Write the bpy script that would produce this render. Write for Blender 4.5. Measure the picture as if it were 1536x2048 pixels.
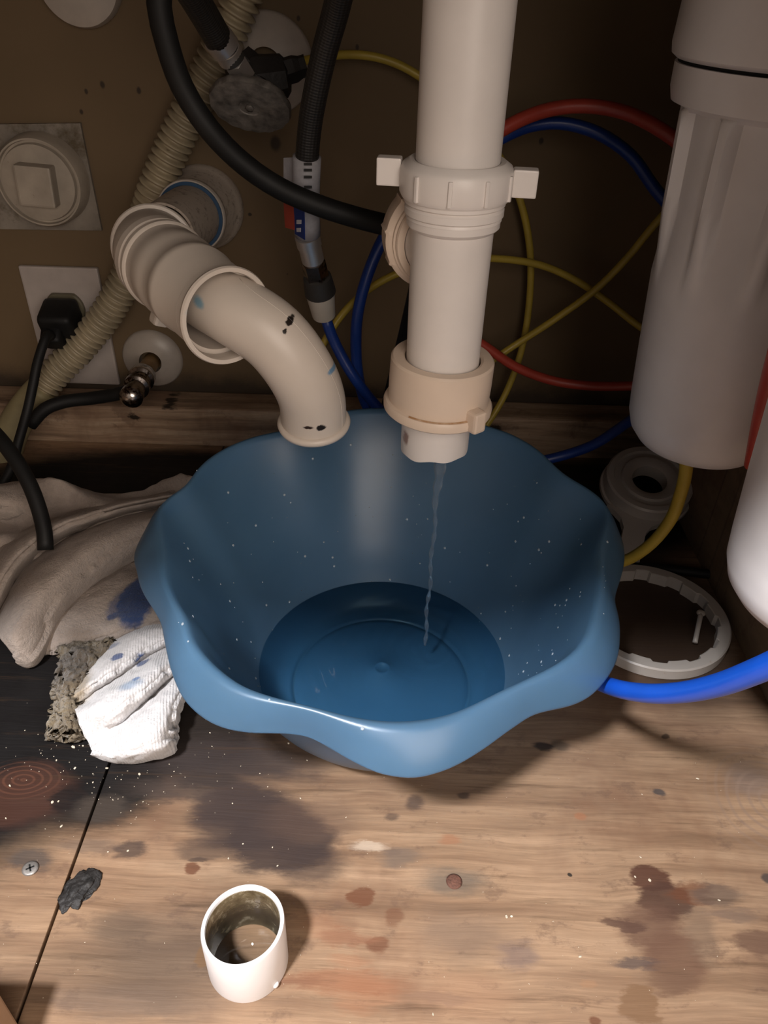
import bpy, bmesh, math, random
from mathutils import Vector, Matrix, noise
random.seed(7)
for o in list(bpy.data.objects): bpy.data.objects.remove(o)
SC = bpy.context.scene; COL = SC.collection
# ------------------------------------------------------------------ camera
F = 1540.0; CAMZ = 0.392; PITCH = math.radians(36); ROLL = math.atan(68 / 2120)
CP = Vector((0, 0, CAMZ)); FW = Vector((0, math.cos(PITCH), -math.sin(PITCH)))
_u = Vector((0, math.sin(PITCH), math.cos(PITCH))); _r = Vector((1, 0, 0))
RT = math.cos(ROLL) * _r + math.sin(ROLL) * _u; UP = -math.sin(ROLL) * _r + math.cos(ROLL) * _u
cd = bpy.data.cameras.new('camera'); cam = bpy.data.objects.new('camera', cd); COL.objects.link(cam)
m = Matrix.Identity(4)
for i in range(3): m[i][0], m[i][1], m[i][2], m[i][3] = RT[i], UP[i], -FW[i], CP[i]
cam.matrix_world = m; cd.sensor_fit = 'VERTICAL'; cd.sensor_height = 36; cd.lens = 36 * F / 2048
cd.clip_start = 0.01; cd.clip_end = 50; SC.camera = cam
# ------------------------------------------------------------------ world, lamps, exposure
w = bpy.data.worlds.new('world'); SC.world = w; w.use_nodes = True
w.node_tree.nodes['Background'].inputs[0].default_value = (1.0, 0.86, 0.75, 1)
w.node_tree.nodes['Background'].inputs[1].default_value = 0.25
def area(name, loc, target, size, power, col, shape='DISK'):
    l = bpy.data.lights.new(name, 'AREA'); l.shape = shape; l.size = size; l.energy = power; l.color = col
    o = bpy.data.objects.new(name, l); COL.objects.link(o); o.location = loc
    o.rotation_euler = (Vector(target) - Vector(loc)).to_track_quat('-Z', 'Y').to_euler(); return o
area('kitchen_lamp', (-0.36, -0.36, 1.20), (0.02, 0.20, 0), 0.12, 33, (0.98, 0.97, 0.99))
area('fill_light', (0.40, -0.66, 0.72), (0.0, 0.40, 0.22), 0.95, 12.0, (1.0, 0.86, 0.75))  # added area fill, placed right so the unseen upright shades the filters
SC.view_settings.view_transform = 'Standard'; SC.view_settings.look = 'None'
SC.view_settings.exposure = 0; SC.view_settings.gamma = 1; SC.view_settings.use_curve_mapping = False
# ------------------------------------------------------------------ helpers
def ray(x, y): return FW + RT * ((x - 768) / F) + UP * ((1024 - y) / F)
def PZ(x, y, z=0.0): r = ray(x, y); return CP + r * ((z - CAMZ) / r.z)
def PY(x, y, Y): r = ray(x, y); return CP + r * (Y / r.y)
def PX(x, y, X): r = ray(x, y); return CP + r * (X / r.x)
def pys(pts): return [PY(*p) for p in pts]

def srgb(r, g, b):
    f = lambda c: (c / 255 / 12.92) if c / 255 <= 0.04045 else ((c / 255 + 0.055) / 1.055) ** 2.4
    return (f(r), f(g), f(b), 1)

class NT:
    def __init__(s, name):
        s.m = bpy.data.materials.new(name); s.m.use_nodes = True; s.t = s.m.node_tree
        s.b = s.t.nodes['Principled BSDF']; s.co = s.t.nodes.new('ShaderNodeTexCoord'); s.obj = s.geo()
    def geo(s):
        return s.t.nodes.new('ShaderNodeNewGeometry').outputs['Position']
    def n(s, k, **kw):
        x = s.t.nodes.new(k)
        for a, v in kw.items(): setattr(x, a, v)
        return x
    def l(s, a, b): s.t.links.new(a, b)
    def noise(s, scale, detail=4, vec=None, stretch=None, rough=0.55, dist=0.0):
        x = s.n('ShaderNodeTexNoise'); x.inputs['Scale'].default_value = scale; x.inputs['Detail'].default_value = detail
        x.inputs['Roughness'].default_value = rough; x.inputs['Distortion'].default_value = dist
        v = vec or s.obj
        if stretch:
            mp = s.n('ShaderNodeVectorMath', operation='MULTIPLY'); mp.inputs[1].default_value = stretch
            s.l(v, mp.inputs[0]); v = mp.outputs[0]
        s.l(v, x.inputs['Vector']); return x
    def ramp(s, fac, stops):
        r = s.n('ShaderNodeValToRGB'); e = r.color_ramp.elements
        while len(e) < len(stops): e.new(0.5)
        for i, (p, c) in enumerate(stops): e[i].position = p; e[i].color = c if len(c) == 4 else (*c, 1)
        s.l(fac, r.inputs[0]); return r.outputs[0]
    def mix(s, fac, a, b, mode='MIX'):
        x = s.n('ShaderNodeMix', data_type='RGBA', blend_type=mode)
        for v, k in ((fac, 0), (a, 6), (b, 7)):
            if hasattr(v, 'is_linked') or hasattr(v, 'node'): s.l(v, x.inputs[k])
            else: x.inputs[k].default_value = v
        return x.outputs[2]
    def mr(s, v, a, b, c=0.0, d=1.0, smooth=False):
        x = s.n('ShaderNodeMapRange'); x.interpolation_type = 'SMOOTHSTEP' if smooth else 'LINEAR'
        s.l(v, x.inputs[0])
        for i, q in enumerate((a, b, c, d)): x.inputs[i + 1].default_value = q
        return x.outputs[0]
    def math(s, op, a, b=None):
        x = s.n('ShaderNodeMath', operation=op)
        for i, v in enumerate((a, b)):
            if v is None: continue
            if hasattr(v, 'node'): s.l(v, x.inputs[i])
            else: x.inputs[i].default_value = v
        return x.outputs[0]
    def bump(s, h, strength, dist=0.001):
        x = s.n('ShaderNodeBump'); x.inputs['Strength'].default_value = strength; x.inputs['Distance'].default_value = dist
        s.l(h, x.inputs['Height'])
        if s.b.inputs['Normal'].is_linked: s.l(s.b.inputs['Normal'].links[0].from_socket, x.inputs['Normal'])
        s.l(x.outputs[0], s.b.inputs['Normal'])
    def col(s, c):
        if hasattr(c, 'node'): s.l(c, s.b.inputs['Base Color'])
        else: s.b.inputs['Base Color'].default_value = c

def simple(name, c, rough=0.5, metal=0.0, var=0.12, vs=60, bump=0.0, bs=400, spec=0.5, dirt=None, ds=90, dthr=(0.66, 0.74)):
    t = NT(name); b = t.b
    b.inputs['Roughness'].default_value = rough; b.inputs['Metallic'].default_value = metal
    b.inputs['Specular IOR Level'].default_value = spec
    nz = t.noise(vs, 5)
    c1 = tuple(x * (1 - var) for x in c[:3]) + (1,); c2 = tuple(min(1, x * (1 + var)) for x in c[:3]) + (1,)
    o = t.ramp(nz.outputs[0], [(0.3, c1), (0.7, c2)])
    if dirt:
        dn = t.noise(ds, 6, rough=0.7); o = t.mix(t.mr(dn.outputs[0], dthr[0], dthr[1]), o, dirt)
    t.col(o)
    if bump: t.bump(t.noise(bs, 3).outputs[0], bump)
    return t.m

def spots(t, base, lst, wob=0.006, ws=60, stretch=None):
    """marks with a shape of their own: (centre, (rx,ry,rz), colour, alpha, soft)"""
    nz = t.noise(ws, 7, rough=.7, stretch=stretch)
    a = t.n('ShaderNodeVectorMath', operation='SUBTRACT'); t.l(nz.outputs[1], a.inputs[0]); a.inputs[1].default_value = (.5, .5, .5)
    for c, r, col, alpha, soft in lst:
        k = min(wob, max(r[:2]) * 0.9) * 2
        sc = t.n('ShaderNodeVectorMath', operation='MULTIPLY_ADD'); t.l(a.outputs[0], sc.inputs[0]); sc.inputs[1].default_value = (k * 1.3, k, k); t.l(t.obj, sc.inputs[2])
        s1 = t.n('ShaderNodeVectorMath', operation='SUBTRACT'); t.l(sc.outputs[0], s1.inputs[0]); s1.inputs[1].default_value = c
        s2 = t.n('ShaderNodeVectorMath', operation='DIVIDE'); t.l(s1.outputs[0], s2.inputs[0]); s2.inputs[1].default_value = r
        s3 = t.n('ShaderNodeVectorMath', operation='LENGTH'); t.l(s2.outputs[0], s3.inputs[0])
        f = t.mr(s3.outputs['Value'], 1 + soft, 1 - soft, 0, alpha, True)
        base = t.mix(f, base, col)
    return base

def root(name, label, cat, loc, group=None):
    o = bpy.data.objects.new(name, None); COL.objects.link(o); o.location = loc; o.empty_display_size = 0.02
    o['label'] = label; o['category'] = cat
    if group: o['group'] = group
    return o
def rootof(o):
    while o.parent: o = o.parent
    return o
def mk(name, bm, mat, parent=None, smooth=True, kind=None, label=None, cat=None, group=None, auto=None, recalc=True):
    if recalc: bmesh.ops.recalc_face_normals(bm, faces=bm.faces[:])
    me = bpy.data.meshes.new(name); 
    for f in bm.faces: f.smooth = smooth
    if parent is not None:
        off = rootof(parent).location.copy()
    else:
        zs = [v.co.z for v in bm.verts]; n = len(bm.verts)
        off = Vector((sum(v.co.x for v in bm.verts) / n, sum(v.co.y for v in bm.verts) / n, min(zs)))
    bmesh.ops.translate(bm, verts=bm.verts[:], vec=-off)
    bm.to_mesh(me); bm.free()
    if mat is not None: me.materials.append(mat)
    if auto is not None: me.set_sharp_from_angle(angle=math.radians(auto))
    o = bpy.data.objects.new(name, me); COL.objects.link(o)
    if parent is not None: o.parent = parent
    else: o.location = off
    if kind: o['kind'] = kind
    if label: o['label'] = label
    if cat: o['category'] = cat
    if group: o['group'] = group
    return o

def catmull(pts, step=0.004):
    P = [Vector(p) for p in pts]
    if len(P) == 2:
        n = max(2, int((P[1] - P[0]).length / step)); return [P[0].lerp(P[1], i / n) for i in range(n + 1)]
    E = [P[0] * 2 - P[1]] + P + [P[-1] * 2 - P[-2]]
    out = []
    for i in range(1, len(E) - 2):
        a, b, c, d = E[i - 1:i + 3]
        t0 = 0; t1 = max(1e-6, (b - a).length ** .5); t2 = t1 + max(1e-6, (c - b).length ** .5); t3 = t2 + max(1e-6, (d - c).length ** .5)
        n = max(2, int((c - b).length / step))
        for k in range(n):
            t = t1 + (t2 - t1) * k / n
            A1 = a * ((t1 - t) / (t1 - t0)) + b * ((t - t0) / (t1 - t0)); A2 = b * ((t2 - t) / (t2 - t1)) + c * ((t - t1) / (t2 - t1))
            A3 = c * ((t3 - t) / (t3 - t2)) + d * ((t - t2) / (t3 - t2))
            B1 = A1 * ((t2 - t) / (t2 - t0)) + A2 * ((t - t0) / (t2 - t0)); B2 = A2 * ((t3 - t) / (t3 - t1)) + A3 * ((t - t1) / (t3 - t1))
            out.append(B1 * ((t2 - t) / (t2 - t1)) + B2 * ((t - t1) / (t2 - t1)))
    out.append(P[-1]); return out

def sweep(bm, pts, rad, seg=16, step=0.004, cap=True, raw=False, hollow=0.0):
    """tube along a path; rad = number or function of length fraction"""
    C = pts if raw else catmull(pts, step)
    L = [0]
    for i in range(1, len(C)): L.append(L[-1] + (C[i] - C[i - 1]).length)
    T = [(C[min(i + 1, len(C) - 1)] - C[max(i - 1, 0)]).normalized() for i in range(len(C))]
    nrm = T[0].orthogonal().normalized(); rings = []
    uv = bm.loops.layers.uv.verify()
    for i, c in enumerate(C):
        if i:
            q = T[i - 1].rotation_difference(T[i]); nrm = (q @ nrm).normalized()
        bn = T[i].cross(nrm); r = rad(L[i], L[-1]) if callable(rad) else rad
        rings.append([bm.verts.new(c + (nrm * math.cos(2 * math.pi * k / seg) + bn * math.sin(2 * math.pi * k / seg)) * r) for k in range(seg)])
    for i in range(len(C) - 1):
        for k in range(seg):
            f = bm.faces.new((rings[i][k], rings[i][(k + 1) % seg], rings[i + 1][(k + 1) % seg], rings[i + 1][k]))
            for lp, (a, b) in zip(f.loops, ((k, i), (k + 1, i), (k + 1, i + 1), (k, i + 1))): lp[uv].uv = (a / seg, L[b] * 100)
    if cap and not hollow:
        bm.faces.new(rings[0][::-1]); bm.faces.new(rings[-1])
    if hollow:
        inner = [[bm.verts.new(C[i] + (v.co - C[i]) * (1 - hollow)) for v in rings[i]] for i in range(len(C))]
        for i in range(len(C) - 1):
            for k in range(seg): bm.faces.new((inner[i][k], inner[i + 1][k], inner[i + 1][(k + 1) % seg], inner[i][(k + 1) % seg]))
        for e in (0, -1):
            for k in range(seg): bm.faces.new((rings[e][k], rings[e][(k + 1) % seg], inner[e][(k + 1) % seg], inner[e][k]))
    return C, T

def lathe(bm, prof, origin, axis=(0, 0, 1), seg=48, closed=False, rmod=None, zmod=None):
    """prof: list of (r, h) along axis.  closed joins last ring to first"""
    A = Vector(axis).normalized(); X = Vector((1, 0, 0)); X = (X - A * X.dot(A))
    if X.length < .1: X = Vector((0, 1, 0)) - A * A.y
    X.normalize(); Y = A.cross(X); O = Vector(origin); rings = []
    for j, (r, h) in enumerate(prof):
        ring = []
        for k in range(seg):
            a = 2 * math.pi * k / seg; rr = rmod(r, h, a) if rmod else r; hh = zmod(r, h, a) if zmod else h
            ring.append(bm.verts.new(O + A * hh + (X * math.cos(a) + Y * math.sin(a)) * rr))
        rings.append(ring)
    n = len(rings)
    for j in range(n if closed else n - 1):
        p, q = rings[j], rings[(j + 1) % n]
        for k in range(seg): bm.faces.new((p[k], p[(k + 1) % seg], q[(k + 1) % seg], q[k]))
    if not closed:
        bm.faces.new(rings[0][::-1]); bm.faces.new(rings[-1])
    return rings

def box(bm, c, s, rot=None, bev=0.0):
    ret = bmesh.ops.create_cube(bm, size=1); vs = ret['verts']
    bmesh.ops.scale(bm, verts=vs, vec=s)
    if bev:
        es = list({e for v in vs for e in v.link_edges})
        r = bmesh.ops.bevel(bm, geom=es, offset=bev, segments=2, affect='EDGES', profile=.6); 
        vs = list({v for f in r['faces'] for v in f.verts} | {v for v in vs if v.is_valid})
        # gather the whole island
        seen = set(vs); st = list(vs)
        while st:
            v = st.pop()
            for e in v.link_edges:
                o = e.other_vert(v)
                if o not in seen: seen.add(o); st.append(o)
        vs = list(seen)
    if rot is not None: bmesh.ops.transform(bm, matrix=rot, verts=vs)
    bmesh.ops.translate(bm, verts=vs, vec=Vector(c)); return vs
def B(): return bmesh.new()
def frame_from(z, x=None):
    z = Vector(z).normalized(); x = Vector(x) if x else z.orthogonal(); x = (x - z * x.dot(z)).normalized(); y = z.cross(x)
    return Matrix(((x.x, y.x, z.x), (x.y, y.y, z.y), (x.z, y.z, z.z))).to_4x4()

# ------------------------------------------------------------------ materials
def pvc(name, c, dirt=(0.30, 0.17, 0.07, 1), a=(0.70, 0.80), rough=0.38, marks=()):
    t = NT(name); b = t.b; b.inputs['Roughness'].default_value = rough
    o = t.ramp(t.noise(25, 5).outputs[0], [(.3, tuple(x * .9 for x in c[:3])), (.7, c)])
    o = t.mix(t.mr(t.noise(160, 8, rough=.75).outputs[0], a[0], a[1]), o, dirt)
    if marks: o = spots(t, o, marks, wob=0.0012, ws=300)
    t.col(o); t.bump(t.noise(250, 3).outputs[0], .05); return t.m
M = {}
M['pvc'] = pvc('white_pvc', (0.80, 0.75, 0.71, 1), marks=[
    (tuple(PY(957, 870, .352)), (.0012, .004, .0035), (.25, .12, .06, 1), .0, .4),
    (tuple(PY(812, 872, .362)), (.0015, .012, .004), (.20, .08, .05, 1), .8, .4)])
M['pvc_cream'] = pvc('cream_pvc', (0.76, 0.62, 0.50, 1))
M['pvc_trap'] = pvc('aged_white_pvc', (0.62, 0.55, 0.48, 1), marks=[
    (tuple(PY(577, 651, .37)), (.0018, .03, .0018), (.015, .01, .008, 1), 1, .2),
    (tuple(PY(570, 664, .37)), (.0010, .03, .0012), (.015, .01, .008, 1), 1, .2),
    (tuple(PY(642, 855, .372)), (.0026, .03, .0019), (.012, .008, .006, 1), 1, .2),
    (tuple(PY(617, 853, .372)), (.0026, .03, .0010), (.03, .015, .01, 1), 1, .3),
    (tuple(PY(664, 748, .375)), (.0022, .03, .0014), (.05, .22, .42, 1), .8, .4),
    (tuple(PY(655, 712, .375)), (.0016, .03, .0008), (.05, .22, .42, 1), .7, .4),
    (tuple(PY(411, 581, .40)), (.0035, .04, .0028), (.10, .28, .40, 1), .8, .4)])
M['pvc_dirty'] = pvc('grimy_beige_pvc', (0.50, 0.43, 0.36, 1), dirt=(.08, .05, .03, 1), a=(.52, .72), rough=.55)
M['pvc_clean'] = pvc('clean_white_plastic', (0.80, 0.78, 0.78, 1), a=(.78, .88))
M['wrench'] = pvc('shaded_white_plastic', (0.46, 0.42, 0.38, 1), a=(.6, .8))  # white plastic, base colour darkened to carry the shade; specks are dirt
M['filter'] = simple('satin_white_plastic', (0.72, 0.69, 0.68, 1), .33, var=.03, bump=.02)
M['black_rubber'] = simple('black_rubber', (0.008, 0.008, 0.008, 1), .58, var=.3, spec=.3)
M['black_dark'] = simple('blackened_brass', (0.012, 0.010, 0.009, 1), .6, var=.4, bump=.3)
M['blue_tube'] = simple('blue_tubing', (0.010, 0.042, 0.24, 1), .35, var=.08)
M['blue_bright'] = simple('bright_blue_tubing', (0.008, 0.10, 0.66, 1), .32, var=.05)
M['red_tube'] = simple('red_tubing', (0.42, 0.055, 0.035, 1), .4, var=.1)
M['yellow_tube'] = simple('yellow_tubing', (0.46, 0.34, 0.05, 1), .4, var=.1)
M['hose_beige'] = simple('beige_corrugated_plastic', (0.36, 0.30, 0.20, 1), .45, var=.15, dirt=(.12, .08, .04, 1), ds=70)
M['plate'] = simple('outlet_plate_plastic', (0.42, 0.37, 0.34, 1), .4, var=.08)
M['escutcheon'] = simple('white_enamel', (0.42, 0.37, 0.32, 1), .35, var=.1, dirt=(.2, .15, .1, 1), ds=60)
M['patch'] = simple('grey_skim_coat', (0.23, 0.20, 0.165, 1), .85, var=.25, vs=40, bump=.3, bs=150, dirt=(.10, .075, .045, 1), ds=30, dthr=(.5, .65))
M['cleanout'] = simple('beige_cap_plastic', (0.36, 0.31, 0.25, 1), .5, var=.15, vs=50, bump=.1, dirt=(.15, .10, .06, 1), ds=80)
M['chrome'] = simple('worn_chrome', (0.55, 0.50, 0.46, 1), .22, metal=1, var=.3, vs=120, dirt=(.05, .03, .02, 1), ds=150, dthr=(.5, .6))
M['steel'] = simple('brushed_crimp_steel', (0.75, 0.70, 0.66, 1), .35, metal=.85, var=.1)
M['knob'] = simple('corroded_grey_metal', (0.16, 0.145, 0.13, 1), .55, metal=.3, var=.5, vs=140, bump=.5, bs=300)
M['brass'] = simple('tarnished_brass', (0.30, 0.18, 0.07, 1), .5, metal=.5, var=.3)
M['dark_plastic'] = simple('dark_grey_plastic', (0.03, 0.028, 0.026, 1), .5, var=.2)
M['fitting'] = simple('off_white_fitting_plastic', (0.55, 0.50, 0.43, 1), .4, var=.1)
M['blue_gasket'] = simple('blue_paint_line', (0.010, 0.055, 0.13, 1), .5)
M['stile_block'] = simple('tan_stile_block', (0.36, 0.22, 0.13, 1), .8, var=.06, bump=.1)
M['label_white'] = simple('label_paper', (0.36, 0.35, 0.37, 1), .5, var=.1, vs=300)
M['label_blue'] = simple('label_blue_print', (0.01, 0.03, 0.16, 1), .5)
M['label_red'] = simple('label_red_print', (0.34, 0.05, 0.03, 1), .5)
M['gap'] = simple('black_gap', (0.004, 0.004, 0.004, 1), .9)
M['crumb'] = simple('pale_crumbs', (0.60, 0.52, 0.40, 1), .8, var=.3, vs=400)
M['tar'] = simple('black_burnt_resin', (0.014, 0.012, 0.011, 1), .65, var=.5, vs=200, bump=.8, bs=350)
M['black_floor_sheet'] = simple('black_plastic_sheet', (0.012, 0.013, 0.014, 1), .5, var=.3)
M['screw'] = simple('grey_screw_zinc', (0.30, 0.28, 0.26, 1), .45, metal=.6, var=.3, vs=400, dirt=(.10, .05, .03, 1), ds=300)
M['screw_rust'] = simple('rusted_screw', (0.13, 0.055, 0.035, 1), .8, var=.4, vs=400, bump=.5, bs=900)
M['putty_edge'] = simple('pale_moulding_edge', (0.45, 0.38, 0.30, 1), .6)

t = NT('braided_hose'); t.b.inputs['Roughness'].default_value = .5       # braided sleeve
uvn = t.n('ShaderNodeUVMap'); sx = t.n('ShaderNodeSeparateXYZ'); t.l(uvn.outputs[0], sx.inputs[0])
ua = t.math('MULTIPLY', sx.outputs[0], 2 * math.pi * 10); va = t.math('MULTIPLY', sx.outputs[1], 2 * math.pi * 3)
h = t.math('MULTIPLY', t.math('SINE', t.math('ADD', ua, va)), t.math('SINE', t.math('SUBTRACT', ua, va)))
t.col(t.ramp(t.mr(h, -1, 1), [(0, (.008, .008, .008)), (1, (.022, .019, .017))])); t.bump(h, .3, .0004); M['braid'] = t.m

def wall_mat():
    t = NT('tan_painted_wall'); t.b.inputs['Roughness'].default_value = .75
    o = t.ramp(t.noise(6, 6).outputs[0], [(.3, (0.125, 0.083, 0.041)), (.7, (0.158, 0.106, 0.055))])
    o = t.mix(t.mr(t.noise(70, 2, rough=.4).outputs[0], .775, .80), o, (.03, .02, .012, 1))
    L = []
    for x, y, r in ((597, 36, 3), (551, 287, 9), (205, 170, 4), (278, 181, 4), (172, 183, 3), (1083, 282, 4), (163, 224, 3), (715, 95, 3)):
        p = PY(x, y, .675); L.append(((p.x, p.y, p.z), (r * .00045, .02, r * .00062), (.02, .012, .008, 1), .85, .4))
    sp = t.n('ShaderNodeSeparateXYZ'); t.l(t.obj, sp.inputs[0])      # damp band above the cleat
    f = t.math('ADD', sp.outputs[2], t.math('MULTIPLY', t.noise(30, 6, rough=.7).outputs[0], .03))
    o = t.mix(t.mr(f, .082, .058, 0, .85, True), o, (.025, .016, .010, 1))
    o = spots(t, o, L, wob=.001); t.col(o); t.bump(t.noise(90, 4).outputs[0], .08); return t.m
M['wall'] = wall_mat()
def wood(name, stops, stains_and_shade=(), gx=(5, 70, 20), wob=.008, rough=.6, knots=()):
    t = NT(name); t.b.inputs['Roughness'].default_value = rough
    warp = t.noise(7, 3); vm = t.n('ShaderNodeVectorMath', operation='MULTIPLY_ADD'); t.l(warp.outputs[1], vm.inputs[0]); vm.inputs[1].default_value = (.02, .018, .02); t.l(t.obj, vm.inputs[2])
    vec = vm.outputs[0]
    g1 = t.noise(1, 8, vec=vec, stretch=gx, rough=.6); g2 = t.noise(1, 4, vec=vec, stretch=(gx[0] * 5, gx[1] * 8, gx[2] * 5), rough=.6)
    o = t.ramp(g1.outputs[0], stops)
    o = t.mix(t.mr(g2.outputs[0], .35, .75, 0, .35), o, tuple(x * .55 for x in stops[0][1][:3]) + (1,))
    big = t.noise(9, 5, rough=.65); o = t.mix(t.mr(big.outputs[0], .47, .68, 0, .6, True), o, (.15, .072, .042, 1))
    sm = t.noise(38, 6, rough=.7, stretch=(1, 1.8, 1)); o = t.mix(t.mr(sm.outputs[0], .55, .66, 0, .5, True), o, (.12, .068, .045, 1))
    mott = t.noise(75, 6, rough=.75); o = t.mix(t.mr(mott.outputs[0], .25, .75, 0, .5), o, t.mix(.5, o, (.16, .115, .085, 1)))
    if stains_and_shade: o = spots(t, o, stains_and_shade, wob=wob, stretch=(.55, 1.9, 1))
    for (c, r, sc, colr, al) in knots:                       # growth rings round a knot
        s1 = t.n('ShaderNodeVectorMath', operation='SUBTRACT'); t.l(vec, s1.inputs[0]); s1.inputs[1].default_value = (c[0] + .010, c[1] + .009, .010)
        s2 = t.n('ShaderNodeVectorMath', operation='MULTIPLY'); t.l(s1.outputs[0], s2.inputs[0]); s2.inputs[1].default_value = (1 / r[0], 1 / r[1], 0)
        ln = t.n('ShaderNodeVectorMath', operation='LENGTH'); t.l(s2.outputs[0], ln.inputs[0]); d = ln.outputs['Value']
        rg = t.math('SINE', t.math('MULTIPLY', d, sc)); f = t.math('MULTIPLY', t.mr(rg, .2, 1), t.mr(d, 1, .4, 0, al, True)); o = t.mix(f, o, colr)
    stk = t.noise(1, 6, stretch=(9, 160, 1), rough=.65); o = t.mix(t.mr(stk.outputs[0], .57, .70, 0, .55), o, tuple(x * .42 for x in stops[0][1][:3]) + (1,))
    t.b.inputs['Specular IOR Level'].default_value = .25
    t.col(o)
    rr = t.mr(t.noise(14, 4).outputs[0], .35, .7, .45, .75); t.l(rr, t.b.inputs['Roughness'])
    t.bump(g2.outputs[0], .25, .0008); t.bump(g1.outputs[0], .25, .001); return t.m
def st(x, y, rx, ry, col, a=.8, soft=.35):
    p = PZ(x, y, 0); q = PZ(x + rx, y, 0); s = PZ(x, y - ry, 0)
    return (tuple(p), ((q - p).length, (s - p).length, 1.0), (*col, 1), a, soft)
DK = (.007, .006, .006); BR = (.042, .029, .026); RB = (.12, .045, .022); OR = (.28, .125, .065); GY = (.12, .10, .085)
stains_and_shade = [
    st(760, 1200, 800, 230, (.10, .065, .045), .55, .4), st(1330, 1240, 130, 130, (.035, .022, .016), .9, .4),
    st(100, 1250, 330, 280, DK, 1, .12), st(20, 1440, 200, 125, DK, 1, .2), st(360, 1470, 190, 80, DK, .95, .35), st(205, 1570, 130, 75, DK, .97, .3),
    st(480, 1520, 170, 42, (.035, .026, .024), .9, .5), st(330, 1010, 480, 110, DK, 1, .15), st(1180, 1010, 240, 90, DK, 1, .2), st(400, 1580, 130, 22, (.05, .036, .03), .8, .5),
    st(470, 1610, 85, 42, BR, .85, .25), st(560, 1680, 110, 62, BR, .92, .2), st(505, 1640, 120, 60, BR, .85, .25), st(620, 1730, 70, 40, BR, .7, .4), st(415, 1700, 60, 20, BR, .6, .4),
    st(260, 1700, 32, 18, BR, .75, .3), st(382, 1738, 16, 12, RB, .85, .2), st(395, 1718, 20, 6, BR, .6, .3),
    st(40, 1590, 105, 55, (.050, .022, .015), .93, .3), st(130, 1600, 30, 24, DK, .8, .3),
    st(330, 1905, 120, 70, (.07, .055, .045), .45, .7), st(240, 1850, 60, 30, (.06, .045, .035), .5, .6),  # soft dark patches painting the shadow band at the lower left
    st(720, 1795, 28, 18, RB, .8, .2), st(755, 1885, 22, 16, RB, .7, .25), st(690, 1915, 40, 12, OR, .4, .5), st(402, 1915, 14, 22, (.25, .13, .05), .8, .2),
    st(905, 1762, 60, 26, (.10, .085, .07), .7, .6), st(800, 1715, 40, 20, (.13, .10, .08), .6, .5), st(790, 1835, 18, 16, RB, .5, .3),
    st(930, 1870, 80, 45, (.16, .11, .08), .55, .6), st(1040, 1910, 40, 25, (.14, .10, .09), .6, .5),
    st(1300, 1755, 40, 22, (.07, .028, .018), .9, .18), st(1330, 1800, 50, 40, (.065, .032, .022), .9, .2), st(1380, 1785, 45, 20, RB, .7, .3),
    st(1430, 1790, 50, 18, (.10, .07, .055), .7, .4), st(1300, 1860, 60, 50, (.11, .058, .038), .8, .4), st(1350, 1920, 55, 60, (.13, .070, .045), .85, .3), st(1270, 1925, 50, 10, (.06, .045, .045), .7, .5),
    st(1280, 2010, 40, 40, (.17, .095, .05), .85, .15), st(1520, 1890, 40, 25, (.11, .06, .04), .75, .3), st(1460, 1830, 55, 14, (.13, .09, .07), .6, .5),
    st(1175, 1965, 18, 8, (.28, .16, .09), .8, .3), st(1160, 1632, 12, 8, OR, .7, .3), st(900, 1680, 20, 10, OR, .6, .4), st(1192, 2042, 12, 10, RB, .8, .3),
    st(1085, 1492, 20, 9, (.02, .018, .02), .85, .3), st(1120, 1490, 18, 10, (.04, .035, .03), .6, .4), st(1318, 1585, 12, 7, (.05, .045, .045), .85, .3), st(1332, 1472, 8, 5, (.03, .02, .015), .8, .3),
    st(830, 1605, 18, 14, BR, .7, .4), st(785, 1632, 14, 8, BR, .6, .4), st(928, 1590, 12, 6, BR, .7, .4), st(60, 1720, 45, 18, (.06, .05, .045), .75, .4),
    st(730, 1990, 70, 34, OR, .45, .4), st(930, 1985, 90, 40, (.30, .17, .10), .45, .5), st(1140, 1750, 5, 4, (.01, .01, .01), .9, .2), st(1536, 1755, 14, 10, (.04, .035, .035), .8, .3),
    st(640, 1850, 45, 30, OR, .3, .6), st(250, 2000, 160, 30, (.18, .13, .10), .5, .6), st(1500, 1560, 40, 30, (.16, .13, .12), .4, .6),
    st(330, 1940, 230, 80, (.075, .050, .035), .6, .7), st(620, 1640, 90, 40, (.09, .055, .04), .5, .5), st(700, 1960, 110, 26, (.24, .10, .05), .6, .45), st(560, 1960, 90, 12, (.16, .075, .045), .6, .5),  # the first, wide patch paints the lower-left shadow band too
    st(740, 1692, 34, 10, (.52, .42, .32), .6, .4), st(170, 1690, 60, 16, (.10, .07, .055), .6, .5), st(700, 1875, 60, 14, (.22, .10, .055), .6, .4), st(1250, 1845, 45, 12, (.08, .042, .03), .8, .3),
    st(1340, 1960, 50, 30, (.14, .08, .05), .8, .3), st(1400, 1870, 30, 50, (.11, .075, .055), .5, .5), st(880, 1990, 60, 14, (.20, .12, .08), .5, .4), st(420, 1560, 60, 14, (.03, .022, .02), .7, .4), st(200, 1620, 60, 24, (.05, .038, .03), .8, .4),
]
k1 = PZ(45, 1560); k2 = PZ(1545, 1600)
M['floor'] = wood('plywood_floor', [(.25, (.125, .072, .040)), (.42, (.25, .150, .088)), (.56, (.35, .222, .133)), (.72, (.46, .305, .19))], stains_and_shade, wob=.009,
                  knots=[((k1.x, k1.y), (.03, .018), 38, (.15, .06, .035, 1), .35), ((k2.x, k2.y), (.05, .05), 50, (.22, .15, .11, 1), .55)])
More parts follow.
